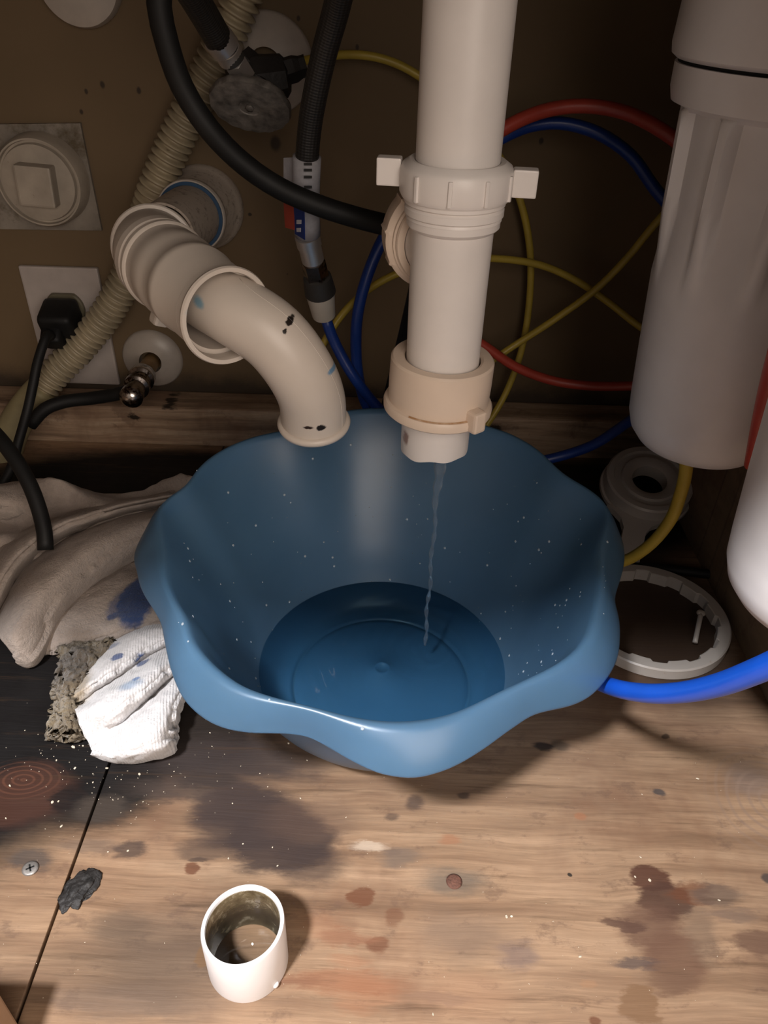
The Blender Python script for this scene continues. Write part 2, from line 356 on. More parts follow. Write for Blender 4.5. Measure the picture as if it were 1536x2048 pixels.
M['cleat'] = wood('weathered_cleat', [(.3, (.14, .09, .06)), (.5, (.38, .26, .17)), (.7, (.56, .42, .29))],
                  [((x, .64, z), (r, .06, r * .6), (.01, .008, .006, 1), .9, .3) for x, z, r in ((-.205, .043, .006), (-.15, .047, .005), (-.24, .03, .005), (.19, .05, .008), (-.05, .03, .006), (.10, .03, .007), (-.27, .05, .005))], gx=(5, 60, 90))
M['side'] = wood('dark_side_panel', [(.3, (.14, .10, .065)), (.7, (.28, .20, .13))], gx=(20, 8, 30))

# ------------------------------------------------------------------ room shell
def slab(name, c, s, mat, parent=None, kind='structure', bev=0):
    bm = B(); box(bm, c, s, bev=bev); return mk(name, bm, mat, parent, smooth=False, kind=kind)
sub = slab('floor', (-.1, .33, -.022), (.72, .70, .018), M['gap'])
SEAM = -.1575
def panel(x0, x1):
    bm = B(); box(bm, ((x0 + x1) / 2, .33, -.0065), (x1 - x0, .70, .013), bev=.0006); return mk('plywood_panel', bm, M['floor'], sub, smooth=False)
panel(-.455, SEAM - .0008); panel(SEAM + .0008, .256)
slab('wall_back', (-.1, .685, .30), (.74, .02, .66), M['wall'])
slab('wall_left', (-.465, .33, .30), (.02, .70, .66), M['side'])
slab('wall_right', (.266, .34, .30), (.02, .72, .66), M['side'])
slab('ceiling', (-.1, .36, .635), (.75, .70, .02), M['side'])
slab('trim_1', (-.1, .0730, .565), (.75, .02, .13), M['side'])     # top rail of the cabinet front
slab('fill_blocker', (.225, .020, .25), (.065, .022, .50), M['side'])     # unseen upright added to keep the fill off the filters and right wall
bm = B(); box(bm, (-.1, .656, .0205), (.71, .036, .041), bev=.003)
mk('baseboard_back', bm, M['cleat'], None, smooth=False, kind='structure')

# ------------------------------------------------------------------ sink drain (hanging tailpiece and tee)
PXc, PYc = .0278, .369
def zy(y): return PY(900, y, PYc).z
dr = root('sink_drain_pipe', 'white plastic drain pipe hanging vertically over the blue basin, dripping from its open end', 'pipe', (PXc, PYc, zy(893)))
dr.location.z = zy(893)
AX = Vector((PXc, PYc, 0))
bm = B(); lathe(bm, [(.0185, .62), (.0189, zy(320)), (.0170, zy(320)), (.0167, .62)], AX, closed=True, seg=64); mk('tailpiece', bm, M['pvc'], dr, auto=40)
# winged slip nut
zt, zb = zy(322), zy(392)
def lob(r, h, a): return r
bm = B(); lathe(bm, [(.0192, zt + .0005), (.0215, zt + .001), (.0245, zt - .001), (.0256, zt - .003), (.0257, (zt + zb) / 2), (.0256, zb + .002), (.0245, zb), (.0192, zb)], AX, seg=64, closed=True)
nut = mk('slip_nut', bm, M['pvc'], dr, auto=35)
for k in range(10):
    a = 2 * math.pi * (k + .5) / 10 - .16
    if abs(math.sin(a)) < .30: continue
    bm = B(); box(bm, AX + Vector((.0255 * math.cos(a), .0255 * math.sin(a), (zt + zb) / 2 - .001)), (.0022, .0018, (zt - zb) * .72), rot=Matrix.Rotation(a, 4, 'Z'), bev=.0004)
    mk('grip_rib', bm, M['pvc'], nut, smooth=False)
for sgn, a in ((1, -.10), (-1, math.pi - .10)):
    bm = B(); box(bm, AX + Vector((.0305 * math.cos(a), .0305 * math.sin(a), (zt + zb) / 2 + (.0 if sgn > 0 else .002))), (.011, .0075, .0118), rot=Matrix.Rotation(a, 4, 'Z'), bev=.0008)
    mk('wing', bm, M['pvc'], nut, smooth=False)
# tee body: threaded collar, straight tube
bm = B(); z0 = zb
lathe(bm, [(.0175, z0 + .002), (.0232, z0 + .001), (.0232, z0 - .0022), (.0219, z0 - .0030), (.0229, z0 - .0042), (.0229, z0 - .0070), (.0217, z0 - .0078), (.0222, z0 - .0090), (.0218, zy(428)), (.0217, zy(447)), (.0206, zy(452)), (.0192, zy(456)), (.0190, zy(560)), (.0188, zy(748)), (.0172, zy(748)), (.0170, z0)], AX, seg=72, closed=True)
tee = mk('tee_body', bm, M['pvc'], dr, auto=30)
# branch of the tee pointing to the back with a threaded nut round it
zc = zy(512); ax = Vector((-.22, 1, .06)).normalized(); bo = Vector((PXc, PYc, zc))
bm = B(); lathe(bm, [(.0185, 0.004), (.0185, .034), (.0165, .034), (.0165, .004)], bo, ax, closed=True, seg=48); mk('branch_tube', bm, M['pvc'], dr, auto=35)
def notch(r, h, a): return r + (.0009 if (math.sin(a * 10) > .93 and r > .024) else 0)
bm = B(); lathe(bm, [(.0188, .017), (.0222, .017), (.0228, .018), (.0228, .0195), (.0238, .020), (.0238, .022), (.0252, .0225), (.0268, .024), (.0268, .034), (.0258, .036), (.0188, .036)], bo, ax, closed=True, seg=120, rmod=notch); mk('branch_nut', bm, M['pvc_cream'], dr, auto=30)
# loose lower nut with a flange and one lug, slightly askew
nax = Vector((.035, -.01, 1)).normalized(); zn = zy(714); zf = zy(800); hh = zn - zf
no = AX + Vector((-.0008, 0.0005, zf))
bm = B(); lathe(bm, [(.0198, hh - .0005), (.0212, hh + .0004), (.0258, hh + .0002), (.0268, hh - .001), (.0270, hh * .5), (.0268, .0012), (.0284, .0006), (.0292, -.0010), (.0290, -.0042), (.0280, -.0052), (.0196, -.0050), (.0196, .001), (.0198, .004)], no, nax, closed=True, seg=72)
ln = mk('slip_nut', bm, M['pvc_cream'], dr, auto=35, label='loose cream slip nut with a rust-stained flange low on the pipe')
bm = B(); a = math.radians(-52); box(bm, no + Vector((.0283 * math.cos(a), .0283 * math.sin(a), .0005)), (.0105, .0080, .0115), rot=Matrix.Rotation(a, 4, 'Z'), bev=.0015); mk('lug', bm, M['pvc_cream'], ln, smooth=False)
def rust_mat():
    t = NT('rust_line'); t.b.inputs['Roughness'].default_value = .8
    t.col(t.ramp(t.noise(180, 5).outputs[0], [(.4, (.45, .24, .10)), (.6, (.66, .48, .33))])); return t.m
bm = B()
rings = []
for rr, h in ((.0273, .0013), (.0286, .0011)):
    rings.append([bm.verts.new(no + nax * h + Vector((rr * math.cos(math.radians(d)), rr * math.sin(math.radians(d)), 0)) - nax * (Vector((math.cos(math.radians(d)), math.sin(math.radians(d)), 0)).dot(nax)) * rr) for d in range(-125, -58, 3)])
for i in range(len(rings[0]) - 1): bm.faces.new((rings[0][i], rings[0][i + 1], rings[1][i + 1], rings[1][i]))
mk('rust_stain', bm, rust_mat(), ln)
ze = zy(893)
bm = B()
def cut(r, h, a): return h + (.0006 * math.sin(3 * a) + .0005 * math.sin(7 * a + 1) + .0009 * math.cos(a) if h < ze + .001 else 0)
lathe(bm, [(.0188, zy(752)), (.0187, zy(820)), (.0187, ze + .002), (.0186, ze), (.0168, ze), (.0168, zy(752))], AX + Vector((-.0010, 0, 0)), closed=True, seg=72, zmod=cut)
mk('outlet_tube', bm, M['pvc'], dr, auto=35)
# falling water strand
def water_mat(name, tint, rough=.02, gl=1.0):
    m_ = bpy.data.materials.new(name); m_.use_nodes = True; t = m_.node_tree; t.nodes.clear()
    o = t.nodes.new('ShaderNodeOutputMaterial'); mx = t.nodes.new('ShaderNodeMixShader'); tr = t.nodes.new('ShaderNodeBsdfTransparent'); g = t.nodes.new('ShaderNodeBsdfGlossy'); fr = t.nodes.new('ShaderNodeFresnel')
    fr.inputs[0].default_value = 1.33; tr.inputs[0].default_value = tint; g.inputs['Roughness'].default_value = rough; g.inputs[0].default_value = (gl, gl, gl, 1)
    nz = t.nodes.new('ShaderNodeTexNoise'); nz.inputs['Scale'].default_value = 18; b = t.nodes.new('ShaderNodeBump'); b.inputs['Strength'].default_value = .12; b.inputs['Distance'].default_value = .002
    ge = t.nodes.new('ShaderNodeNewGeometry'); t.links.new(ge.outputs['Position'], nz.inputs[0]); t.links.new(nz.outputs[0], b.inputs['Height']); t.links.new(b.outputs[0], g.inputs['Normal']); t.links.new(b.outputs[0], fr.inputs['Normal'])
    t.links.new(fr.outputs[0], mx.inputs[0]); t.links.new(tr.outputs[0], mx.inputs[1]); t.links.new(g.outputs[0], mx.inputs[2]); t.links.new(mx.outputs[0], o.inputs[0]); return m_
M['water'] = water_mat('basin_water', (.62, .80, .88, 1))
t = NT('running_water'); t.b.inputs['Base Color'].default_value = (.8, .85, .9, 1); t.b.inputs['Roughness'].default_value = .06; t.b.inputs['IOR'].default_value = 1.33
t.b.inputs['Transmission Weight'].default_value = .92; t.b.inputs['Alpha'].default_value = .45; M['stream'] = t.m
M['puddle'] = water_mat('clear_puddle', (.97, .97, .96, 1))
bm = B(); sp = PY(880, 908, PYc - .010)
pts = [sp + Vector((.0006 * math.sin(i * .9), .0004 * math.cos(i * 1.3), -i * .006)) for i in range(25)]
pts[0] = sp + Vector((0, 0, .006)); zend = .0235
pts = [p for p in pts if p.z > zend] + [Vector((pts[-1].x, pts[-1].y, zend))]
sweep(bm, pts, lambda s, L: .0042 - .0031 * min(1, s / .045) + .0004 * math.sin(s * 520) * (s > .01), seg=14, step=.0012)
mk('water_stream', bm, M['stream'], None, kind='stuff', label='thin stream of water running from the open drain pipe into the basin', cat='water')

# ------------------------------------------------------------------ trap arm on the left
P = [PY(408, 414, .674), PY(330, 470, .570), PY(300, 506, .470), PY(372, 566, .425), PY(470, 622, .392), PY(545, 672, .385), PY(600, 742, .385), PY(623, 795, .388), PY(628, 845, .391)]
tr = root('trap_arm', 'aged white drain elbow and bent open pipe between the back wall and the basin', 'pipe', tuple(PY(408, 414, .674)))
ax1 = (P[1] - P[0]).normalized(); L1 = (P[1] - P[0]).length
bm = B(); lathe(bm, [(.0335, -.002), (.0338, .004), (.0318, .008), (.0300, .012), (.0272, .034), (.0235, .034), (.0235, -.002)], P[0], ax1, closed=True, seg=56)
ws = mk('wall_socket', bm, M['pvc_dirty'], tr, auto=35, label='grimy beige socket of the trap arm in the wall')
bm = B(); lathe(bm, [(.0268, .0325), (.0278, .034), (.0280, .039), (.0274, .0405), (.0262, .040), (.0262, .0325)], P[0], ax1, closed=True, seg=56); mk('socket_rim', bm, M['pvc_trap'], tr, auto=35)
bm = B(); lathe(bm, [(.0263, .037), (.0263, .0418), (.0238, .042), (.0238, .037)], P[0], ax1, closed=True, seg=56); mk('blue_seal', bm, M['blue_gasket'], tr, auto=35)
bm = B(); lathe(bm, [(.0236, .030), (.0236, .060), (.0232, .075), (.0228, L1 * 1.02), (.0210, L1 * 1.02), (.0210, .03)], P[0], ax1, closed=True, seg=56); mk('stub_pipe', bm, M['pvc_dirty'], tr, auto=35)
ec = P[2]; ax2 = (P[3] - P[2]).normalized(); st_ = P[0] + ax1 * (L1 * .86)
bm = B(); sweep(bm, [P[1].lerp(ec, .50), ec + (P[1] - ec).normalized() * .030, ec + (P[1] - ec).normalized() * .013 + ax2 * .002, ec + ax2 * .010, ec + ax2 * .022, ec + ax2 * .034], lambda s, L: .0240, seg=48, step=.003)
mk('elbow', bm, M['pvc_trap'], tr, auto=40)
ax12 = (ec - P[1]).normalized(); hc = P[1].lerp(ec, .74)
bm = B(); lathe(bm, [(.0235, -.001), (.0258, 0), (.0266, .0012), (.0266, .0034), (.0258, .0045), (.0235, .005)], hc, ax12, closed=True, seg=56); mk('elbow_rim', bm, M['pvc_trap'], tr, auto=35)
u0 = ec + ax2 * .012; q = [(.0235, 0), (.0250, 0), (.0258, .001), (.0258, .007), (.0250, .008), (.0250, .010), (.0262, .0112), (.0264, .0145), (.0256, .016), (.0250, .0165), (.0248, .024), (.0252, .025), (.0254, .036), (.0247, .039), (.0246, .050), (.0255, .052), (.0255, .058), (.0245, .060), (.0241, .088), (.0212, .088), (.0205, 0)]
bm = B(); lathe(bm, q, u0, ax2, closed=True, seg=64); mk('union_collar', bm, M['pvc_trap'], tr, auto=30)
lug = u0 + ax2 * .026 + frame_from(ax2).to_3x3() @ Vector((0, 0, 0))
dn = Vector((-.25, -.35, -1)); dn = (dn - ax2 * dn.dot(ax2)).normalized()
bm = B(); box(bm, u0 + ax2 * .022 + dn * .0270, (.010, .009, .012), rot=frame_from(dn, ax2), bev=.002); mk('lug', bm, M['pvc_trap'], tr, smooth=False)
# wide slip ring loose round the bent tube, tilted
ringc = u0 + ax2 * .092; rax = (ax2 + Vector((.22, -.20, .05))).normalized()
bm = B(); lathe(bm, [(.0232, -.004), (.0244, -.0035), (.0246, .002), (.0256, .003), (.0260, .0045), (.0254, .0058), (.0232, .0056), (.0228, .004), (.0230, 0), (.0230, -.003)], ringc, rax, closed=True, seg=64)
mk('slip_ring', bm, M['pvc_trap'], tr, auto=35, label='loose white slip ring')
bm = B(); path = [ec + ax2 * .036, P[3].lerp(P[4], .5), P[4], P[5], P[6], P[7], P[8]]
C, T = sweep(bm, path, .0188, seg=48, step=.003, hollow=.10)
mk('bent_tube', bm, M['pvc_trap'], tr, auto=40)
bm = B(); lathe(bm, [(.0186, -.0030), (.0204, -.0022), (.0212, -.0008), (.0206, .0012), (.0190, .0022), (.0172, .0012), (.0172, -.002)], C[-1], T[-1], closed=True, seg=56); mk('rolled_lip', bm, M['pvc_trap'], tr)
# mould seam along the outside of the bend
bm = B(); sd = []
for i, (c, tt) in enumerate(zip(C, T)):
    if i < len(C) * .42: continue
    o_ = Vector((.85, -.5, .55)); o_ = (o_ - tt * o_.dot(tt)).normalized(); sd.append(c + o_ * .01875)
sweep(bm, sd, .00022, seg=6, raw=True); mk('mould_seam', bm, M['pvc_trap'], tr)

# ------------------------------------------------------------------ blue scalloped basin
BC = Vector((0.002, .345, 0))
def zc_of(y): return .118 + .10 * (y - .34)
outl = [(275,1130),(282,1080),(300,1040),(335,1005),(375,980),(395,940),(430,910),(480,885),(530,870),(580,862),(620,850),(660,832),(700,822),(760,818),(820,820),(880,832),(950,848),(1010,865),(1050,885),(1080,905),(1105,932),(1130,955),(1170,975),(1205,1003),(1232,1040),(1247,1085),(1248,1130),(1238,1165),(1226,1200),(1238,1235),(1240,1275),(1235,1320),(1215,1355),(1180,1393),(1140,1412),(1095,1422),(1060,1434),(1010,1468),(960,1503),(900,1535),(830,1553),(760,1545),(700,1520),(655,1496),(615,1476),(560,1468),(500,1465),(440,1452),(400,1430),(365,1395),(345,1350),(333,1300),(325,1248),(305,1215),(288,1190),(276,1160)]
def solve(px, py, dz):
    z = .118
    for _ in range(12): p = PZ(px, py, z); z = zc_of(p.y) + dz
    return p
tabo = []
for (px, py) in outl:
    p = solve(px, py, 0); a = math.atan2(p.y - BC.y, p.x - BC.x)
    back = min(1, max(0, (math.sin(a) + .05) / .45)); back = back * back * (3 - 2 * back)
    pc = p; po = solve(px, py, -.017)
    rc = math.hypot(pc.x - BC.x, pc.y - BC.y); ro = math.hypot(po.x - BC.x, po.y - BC.y)
    aa = math.atan2(po.y - BC.y, po.x - BC.x) * (1 - back) + a * back if abs(a - math.atan2(po.y - BC.y, po.x - BC.x)) < 1 else a
    tabo.append((aa % (2 * math.pi), ro * (1 - back) + (rc + .006) * back))
tabo.sort()
N = 256
def interp(a):
    a %= 2 * math.pi
    for i in range(len(tabo)):
        a0, r0 = tabo[i]; a1, r1 = tabo[(i + 1) % len(tabo)]
        if i == len(tabo) - 1: a1 += 2 * math.pi
        for s in (a, a + 2 * math.pi):
            if a0 <= s <= a1 and a1 > a0: return r0 + (r1 - r0) * (s - a0) / (a1 - a0)
    return tabo[0][1]
RO = [interp(2 * math.pi * k / N) for k in range(N)]
for _ in range(4): RO = [(RO[k - 1] + 2 * RO[k] + RO[(k + 1) % N]) / 4 for k in range(N)]
RS = RO[:]
for _ in range(140): RS = [(RS[k - 1] + RS[k] + RS[(k + 1) % N]) / 3 for k in range(N)]      # soft version
RA = RO[:]
for _ in range(2500): RA = [(RA[k - 1] + RA[k] + RA[(k + 1) % N]) / 3 for k in range(N)]      # nearly round
crl = [(330,1150),(345,1195),(371,1234),(378,1273),(414,1319),(480,1370),(540,1392),(598,1407),(650,1420),(710,1434),(770,1440),(829,1439),(907,1425),(960,1402),(1006,1379),(1060,1355),(1105,1333),(1145,1308),(1172,1280),(1188,1240),(1196,1200),(1202,1150)]
tabc = []
for (px, py) in crl:
    p = solve(px, py, 0); tabc.append((math.atan2(p.y - BC.y, p.x - BC.x), math.hypot(p.x - BC.x, p.y - BC.y)))
tabc.sort()
def crest(a):
    a = (a + math.pi) % (2 * math.pi) - math.pi
    if a > math.pi / 2 and a > tabc[-1][0]: a -= 2 * math.pi
    if a <= tabc[0][0]: return tabc[0][1], max(0, 1 - (tabc[0][0] - a) / .5)
    if a >= tabc[-1][0]: return tabc[-1][1], max(0, 1 - (a - tabc[-1][0]) / .5)
    for i in range(len(tabc) - 1):
        if tabc[i][0] <= a <= tabc[i + 1][0]: return tabc[i][1] + (tabc[i + 1][1] - tabc[i][1]) * (a - tabc[i][0]) / (tabc[i + 1][0] - tabc[i][0]), 1.0
def basin_ring(kind, u=0):
    out = []
    for k in range(N):
        a = 2 * math.pi * k / N; fr = max(0, -math.sin(a)) ; lobe = (RO[k] - RS[k])
        bk = min(1, max(0, (math.sin(a) + .05) / .45)); bk = bk * bk * (3 - 2 * bk)
        lipw = (.014 + .003 * fr) * (1 - bk) + .006 * bk
        rcr = RO[k] - lipw - lobe * .25 * (1 - bk); ct, cw = crest(a); cw = cw * cw * (3 - 2 * cw)
        rcr = rcr * (1 - cw) + min(ct, RO[k] - .003) * cw; out.append([a, RO[k], rcr, lobe, fr])
    rr = [o[2] for o in out]
    for _ in range(6): rr = [(rr[k - 1] + 2 * rr[k] + rr[(k + 1) % N]) / 4 for k in range(N)]
    for o, q_ in zip(out, rr): o[2] = q_
    return out
info = basin_ring(0)
def prof_pts(k):
    a, ro, rc, lobe, fr = info[k]
    def at(r, z): return Vector((BC.x + r * math.cos(a), BC.y + r * math.sin(a), z))
    zc = zc_of(BC.y + ro * math.sin(a)); zo = zc - .017 - lobe * .35 * fr
    w = ro - rc
    top = [at(ro - .0006, zo - .0012), at(ro, zo), at(ro - .0004, zo + .0012), at(rc + w * .80, zo + (zc - zo) * .33), at(rc + w * .55, zo + (zc - zo) * .66), at(rc + w * .30, zo + (zc - zo) * .88), at(rc + w * .10, zc), at(rc - .0010, zc - .0006), at(rc - .0028, zc - .0035)]
    rb = rc - .0035
    ins = [(1.0, 1.0, 0), (.90, .962, .08), (.78, .912, .25), (.64, .85, .45), (.50, .79, .62), (.36, .725, .78), (.24, .665, .9), (.16, .625, 1), (.11, .592, 1), (.065, .560, 1), (.040, .528, 1), (.030, .49, 1), (.028, .47, 1)]
    for i, (hz, rf, round_) in enumerate(ins):
        if i == 0: continue
        rbase = rb * (1 - round_) + (.1245) * round_
        top.append(at(rbase * rf, zc * hz if hz > .2 else .118 * hz))
    return top
bm = B(); inner = []; rows = [prof_pts(k) for k in range(N)]; nR = len(rows[0]); TH = .0019
V = [[bm.verts.new(rows[k][j]) for j in range(nR)] for k in range(N)]
for k in range(N):
    k2 = (k + 1) % N
    for j in range(nR - 1): bm.faces.new((V[k][j], V[k2][j], V[k2][j + 1], V[k][j + 1]))
# floor of the basin: shallow ring groove and moulded centre button
zb0 = .0033; prev = [V[k][-1] for k in range(N)]
for r, z in ((.0580, .0012), (.0565, .0036), (.052, .0040), (.030, .0038), (.0062, .0036), (.0054, .0044), (.0040, .0044), (.0034, .0037)):
    cur = [bm.verts.new(Vector((BC.x + r * math.cos(2 * math.pi * k / N), BC.y + .012 * (1 - r / .0585) + r * math.sin(2 * math.pi * k / N), z))) for k in range(N)]
    for k in range(N): k2 = (k + 1) % N; bm.faces.new((prev[k], prev[k2], cur[k2], cur[k]))
    prev = cur
bm.faces.new(prev)
bmesh.ops.recalc_face_normals(bm, faces=bm.faces[:])
t = NT('translucent_blue_plastic'); b = t.b
o_ = t.ramp(t.noise(30, 4).outputs[0], [(.3, (.165, .350, .555)), (.7, (.19, .385, .60))])
o_ = t.mix(t.mr(t.noise(220, 6, rough=.7).outputs[0], .72, .80, 0, .5), o_, (.30, .45, .55, 1)); t.col(o_)
b.inputs['Roughness'].default_value = .33; b.inputs['Specular IOR Level'].default_value = .6; b.inputs['Transmission Weight'].default_value = .74; b.inputs['IOR'].default_value = 1.45
t.bump(t.noise(45, 3).outputs[0], .06, .001); M['basin'] = t.m
bas = mk('washbasin', bm, M['basin'], None, label='translucent blue plastic basin with a scalloped flaring rim under the drain pipes', cat='basin')
so = bas.modifiers.new('thickness', 'SOLIDIFY'); so.thickness = TH; so.offset = -1; so.use_quality_normals = True
# water in the basin
WZ = .0215
def wr(a):
    k = a / (2 * math.pi) * N; k0 = int(k) % N
    f = rows[k0]; best = .07
    for j in range(nR - 1):
        if f[j].z >= WZ >= f[j + 1].z:
            tq = (f[j].z - WZ) / max(1e-9, f[j].z - f[j + 1].z); p = f[j].lerp(f[j + 1], tq); best = math.hypot(p.x - BC.x, p.y - BC.y)
    return best
bm = B(); rings = [[bm.verts.new(Vector((BC.x, BC.y, WZ)))]]
sx_, sy_ = sp.x, sp.y
for q_ in range(1, 41):
    rg = []
    for k in range(96):
        a = 2 * math.pi * k / 96; r = (wr(a) - .0004) * q_ / 40; x = BC.x + r * math.cos(a); y = BC.y + r * math.sin(a)
        d = math.hypot(x - sx_, y - sy_); z = WZ + .0007 * math.cos(d * 620) * math.exp(-d * 38) if q_ < 40 else WZ
        rg.append(bm.verts.new((x, y, z)))
    rings.append(rg)
for k in range(96): bm.faces.new((rings[0][0], rings[1][k], rings[1][(k + 1) % 96]))
for i in range(1, 40):
    for k in range(96): bm.faces.new((rings[i][k], rings[i + 1][k], rings[i + 1][(k + 1) % 96], rings[i][(k + 1) % 96]))
mk('basin_water', bm, M['water'], None, kind='stuff', label='shallow clear water lying in the bottom of the blue basin', cat='water')
# droplets clinging to the basin wall
t = NT('water_droplet'); t.b.inputs['Base Color'].default_value = (.75, .85, .92, 1); t.b.inputs['Roughness'].default_value = .03; t.b.inputs['Transmission Weight'].default_value = .6; t.b.inputs['IOR'].default_value = 1.33; M['drop'] = t.m
bm = B(); rnd = random.Random(3)
def drop(bm, c, r, n, fl=.55):
    R = frame_from(n); ret = bmesh.ops.create_icosphere(bm, subdivisions=2, radius=r)
    bmesh.ops.transform(bm, matrix=Matrix.Translation(c) @ R @ Matrix.Diagonal((1, 1, fl, 1)), verts=ret['verts'])
for i in range(260):
    k = rnd.randrange(N); j = rnd.choice((5, 9, 9, 10, 11, 12, 13, 14, 10, 11, 12, 13)); f = rnd.random()
    p = rows[k][j].lerp(rows[k][j + 1], f); e1 = rows[k][j + 1] - rows[k][j]; e2 = rows[(k + 1) % N][j] - rows[k][j]; n = e2.cross(e1).normalized()
    if n.z < 0: n = -n
    drop(bm, p, rnd.choice((.0003, .0004, .0006, .0009)), n)
mk('water_droplets', bm, M['drop'], None, kind='stuff', label='small water droplets clinging to the inside wall and rim of the basin', cat='water')

# ------------------------------------------------------------------ water filter housings on the right
def filt(label, x, y, zbot, r0=.0425):
    rt = root('water_filter', label, 'water filter', (x, y, zbot), 'white filter housings on the right panel')
    top = zbot + .185
    def fl(r, h, a):
        if h > zbot + .100 and h < top - .006 and r > .03:
            u = (a / (2 * math.pi) * 10) % 1.0; g = .0
            edge = min(abs(u - .12), abs(u - .88)); tf = max(0, min(1, (h - zbot - .100) / .035))
            if u < .12 or u > .88: g = .0022 * tf
            else:
                g = -.0028 * tf * min(1, edge / .06)
            return r + g
        return r
    s = r0 / .0425
    prof = [(.004, zbot + .0005), (.018 * s, zbot), (.028 * s, zbot + .0015), (.0345 * s, zbot + .0050), (.039 * s, zbot + .011), (.0415 * s, zbot + .019), (.0425 * s, zbot + .030), (.0445 * s, zbot + .06), (.0465 * s, zbot + .095)]
    prof += [(.0468 * s + .0036 * i / 9, zbot + .100 + .078 * i / 9) for i in range(10)]
    prof += [(.0510 * s, top - .0055), (.0560 * s, top - .0035), (.0575 * s, top + .002), (.0578 * s, top + .012), (.050, top + .0125)]
    bm = B(); lathe(bm, prof, (x, y, 0), seg=160, rmod=fl); mk('canister', bm, M['filter'], rt, auto=50)
    bm = B(); lathe(bm, [(.0565 * s, top + .0122), (.0565 * s, top + .0137)], (x, y, 0), seg=96); mk('seam_gasket', bm, M['gap'], rt)
    c0 = top + .0136
    bm = B(); lathe(bm, [(.0575 * s, c0), (.0600 * s, c0 + .0018), (.0608 * s, c0 + .006), (.0600 * s, c0 + .030), (.058 * s, c0 + .060), (.040, c0 + .066), (.02, c0 + .067)], (x, y, 0), seg=96); mk('cap', bm, M['filter'], rt, auto=40)
    return rt, c0 + .066
pb = PY(1390, 870, .40)
f1, ct1 = filt('rear white water filter housing hanging beside the right panel, ending just behind the yellow tube', .184, .400, .158)
f2, ct2 = filt('front white filter housing cut by the right edge, above the bright blue tube', .190, .252, .164)
bm = B(); box(bm, (.222, .33, .47), (.066, .30, .006)); box(bm, (.2535, .33, .51), (.005, .30, .08))
for yy in (.400, .252):
    ret = bmesh.ops.create_cone(bm, segments=24, radius1=.016, radius2=.016, depth=.06, cap_ends=True); bmesh.ops.translate(bm, verts=ret['verts'], vec=(.187, yy, .455))
mk('filter_bracket', bm, M['steel'], None, smooth=False, label='steel bracket on the right panel carrying both filter housings', cat='bracket')

# ------------------------------------------------------------------ tubes and hoses
def tube(name, pts, r, mat, label, cat='tube', seg=14, step=.006, group=None):
    bm = B(); sweep(bm, pys(pts) if len(pts[0]) == 3 and not isinstance(pts[0], Vector) else pts, r, seg=seg, step=step)
    return mk(name, bm, M[mat], None, label=label, cat=cat, group=group)
tube('plastic_tube', [(1420, 560, .56), (1370, 450, .575), (1310, 378, .59), (1262, 312, .60), (1195, 266, .605), (1120, 246, .61), (1060, 252, .61), (1005, 275, .605), (930, 320, .60), (830, 392, .585), (775, 462, .575), (737, 545, .565), (716, 625, .56), (712, 700, .56), (719, 765, .562), (735, 815, .565), (765, 860, .57), (800, 890, .575)], .0044, 'blue_tube', 'long dark blue tube looping behind the drain pipe up to the rear filter')
tube('plastic_tube', [(950, 300, .57), (985, 272, .57), (1040, 240, .575), (1100, 219, .58), (1170, 212, .58), (1250, 225, .575), (1325, 262, .56), (1400, 320, .55)], .0046, 'red_tube', 'upper red tube arching from the drain pipe to the rear filter above the blue loop')
tube('plastic_tube', [(905, 640, .60), (940, 672, .60), (975, 696, .60), (1030, 733, .60), (1100, 760, .60), (1170, 771, .595), (1255, 772, .59), (1340, 765, .58)], .0040, 'red_tube', 'lower red tube sagging from behind the drain pipe to the rear filter')
tube('plastic_tube', [(573, 132, .612), (620, 119, .630), (700, 109, .645), (770, 119, .65), (835, 150, .65), (930, 230, .65), (1000, 315, .65), (1040, 400, .65), (1060, 500, .65), (1059, 600, .65), (1043, 700, .645), (1012, 785, .64), (975, 848, .628), (940, 890, .615)], .0030, 'yellow_tube', 'thin yellow tube from the upper valve curling down behind the drain pipe')
tube('plastic_tube', [(1420, 330, .59), (1365, 390, .60), (1308, 450, .61), (1255, 515, .615), (1190, 580, .62), (1100, 645, .62), (1030, 690, .62), (985, 720, .615), (900, 765, .61), (850, 800, .60)], .0030, 'yellow_tube', 'thin yellow tube slanting down from beside the rear filter to the loose lower nut')
tube('plastic_tube', [(622, 735, .575), (645, 690, .575), (685, 628, .585), (740, 577, .60), (800, 545, .61), (900, 520, .62), (990, 517, .63), (1080, 530, .635), (1150, 560, .635), (1215, 603, .63), (1275, 650, .62), (1340, 690, .60)], .0030, 'yellow_tube', 'thin yellow tube arching behind both drain pipes at the height of the tee')
tube('plastic_tube', [PZ(1372, 890, .170), PZ(1372, 940, .145), PZ(1362, 985, .122), PZ(1342, 1038, .096), PZ(1305, 1085, .072), PZ(1262, 1116, .052), PZ(1215, 1132, .036), PZ(1160, 1140, .026)], .0040, 'yellow_tube', 'short yellow tube dropping from the rear filter bottom towards the basin rim')
tube('plastic_tube', [(1330, 790, .55), (1290, 820, .56), (1245, 852, .57), (1190, 888, .575), (1130, 910, .58), (1060, 925, .58), (980, 930, .58)], .0044, 'blue_tube', 'dark blue tube passing low behind the basin from under the rear filter')
tube('plastic_tube', [PY(1120, 1320, .34), PY(1170, 1350, .310), PY(1235, 1377, .270), PY(1300, 1387, .245), PY(1370, 1384, .225), PY(1440, 1369, .208), PY(1510, 1343, .193), PY(1590, 1308, .180)], .0046, 'blue_bright', 'bright blue tube curving out from under the basin rim past the front filter', seg=20)
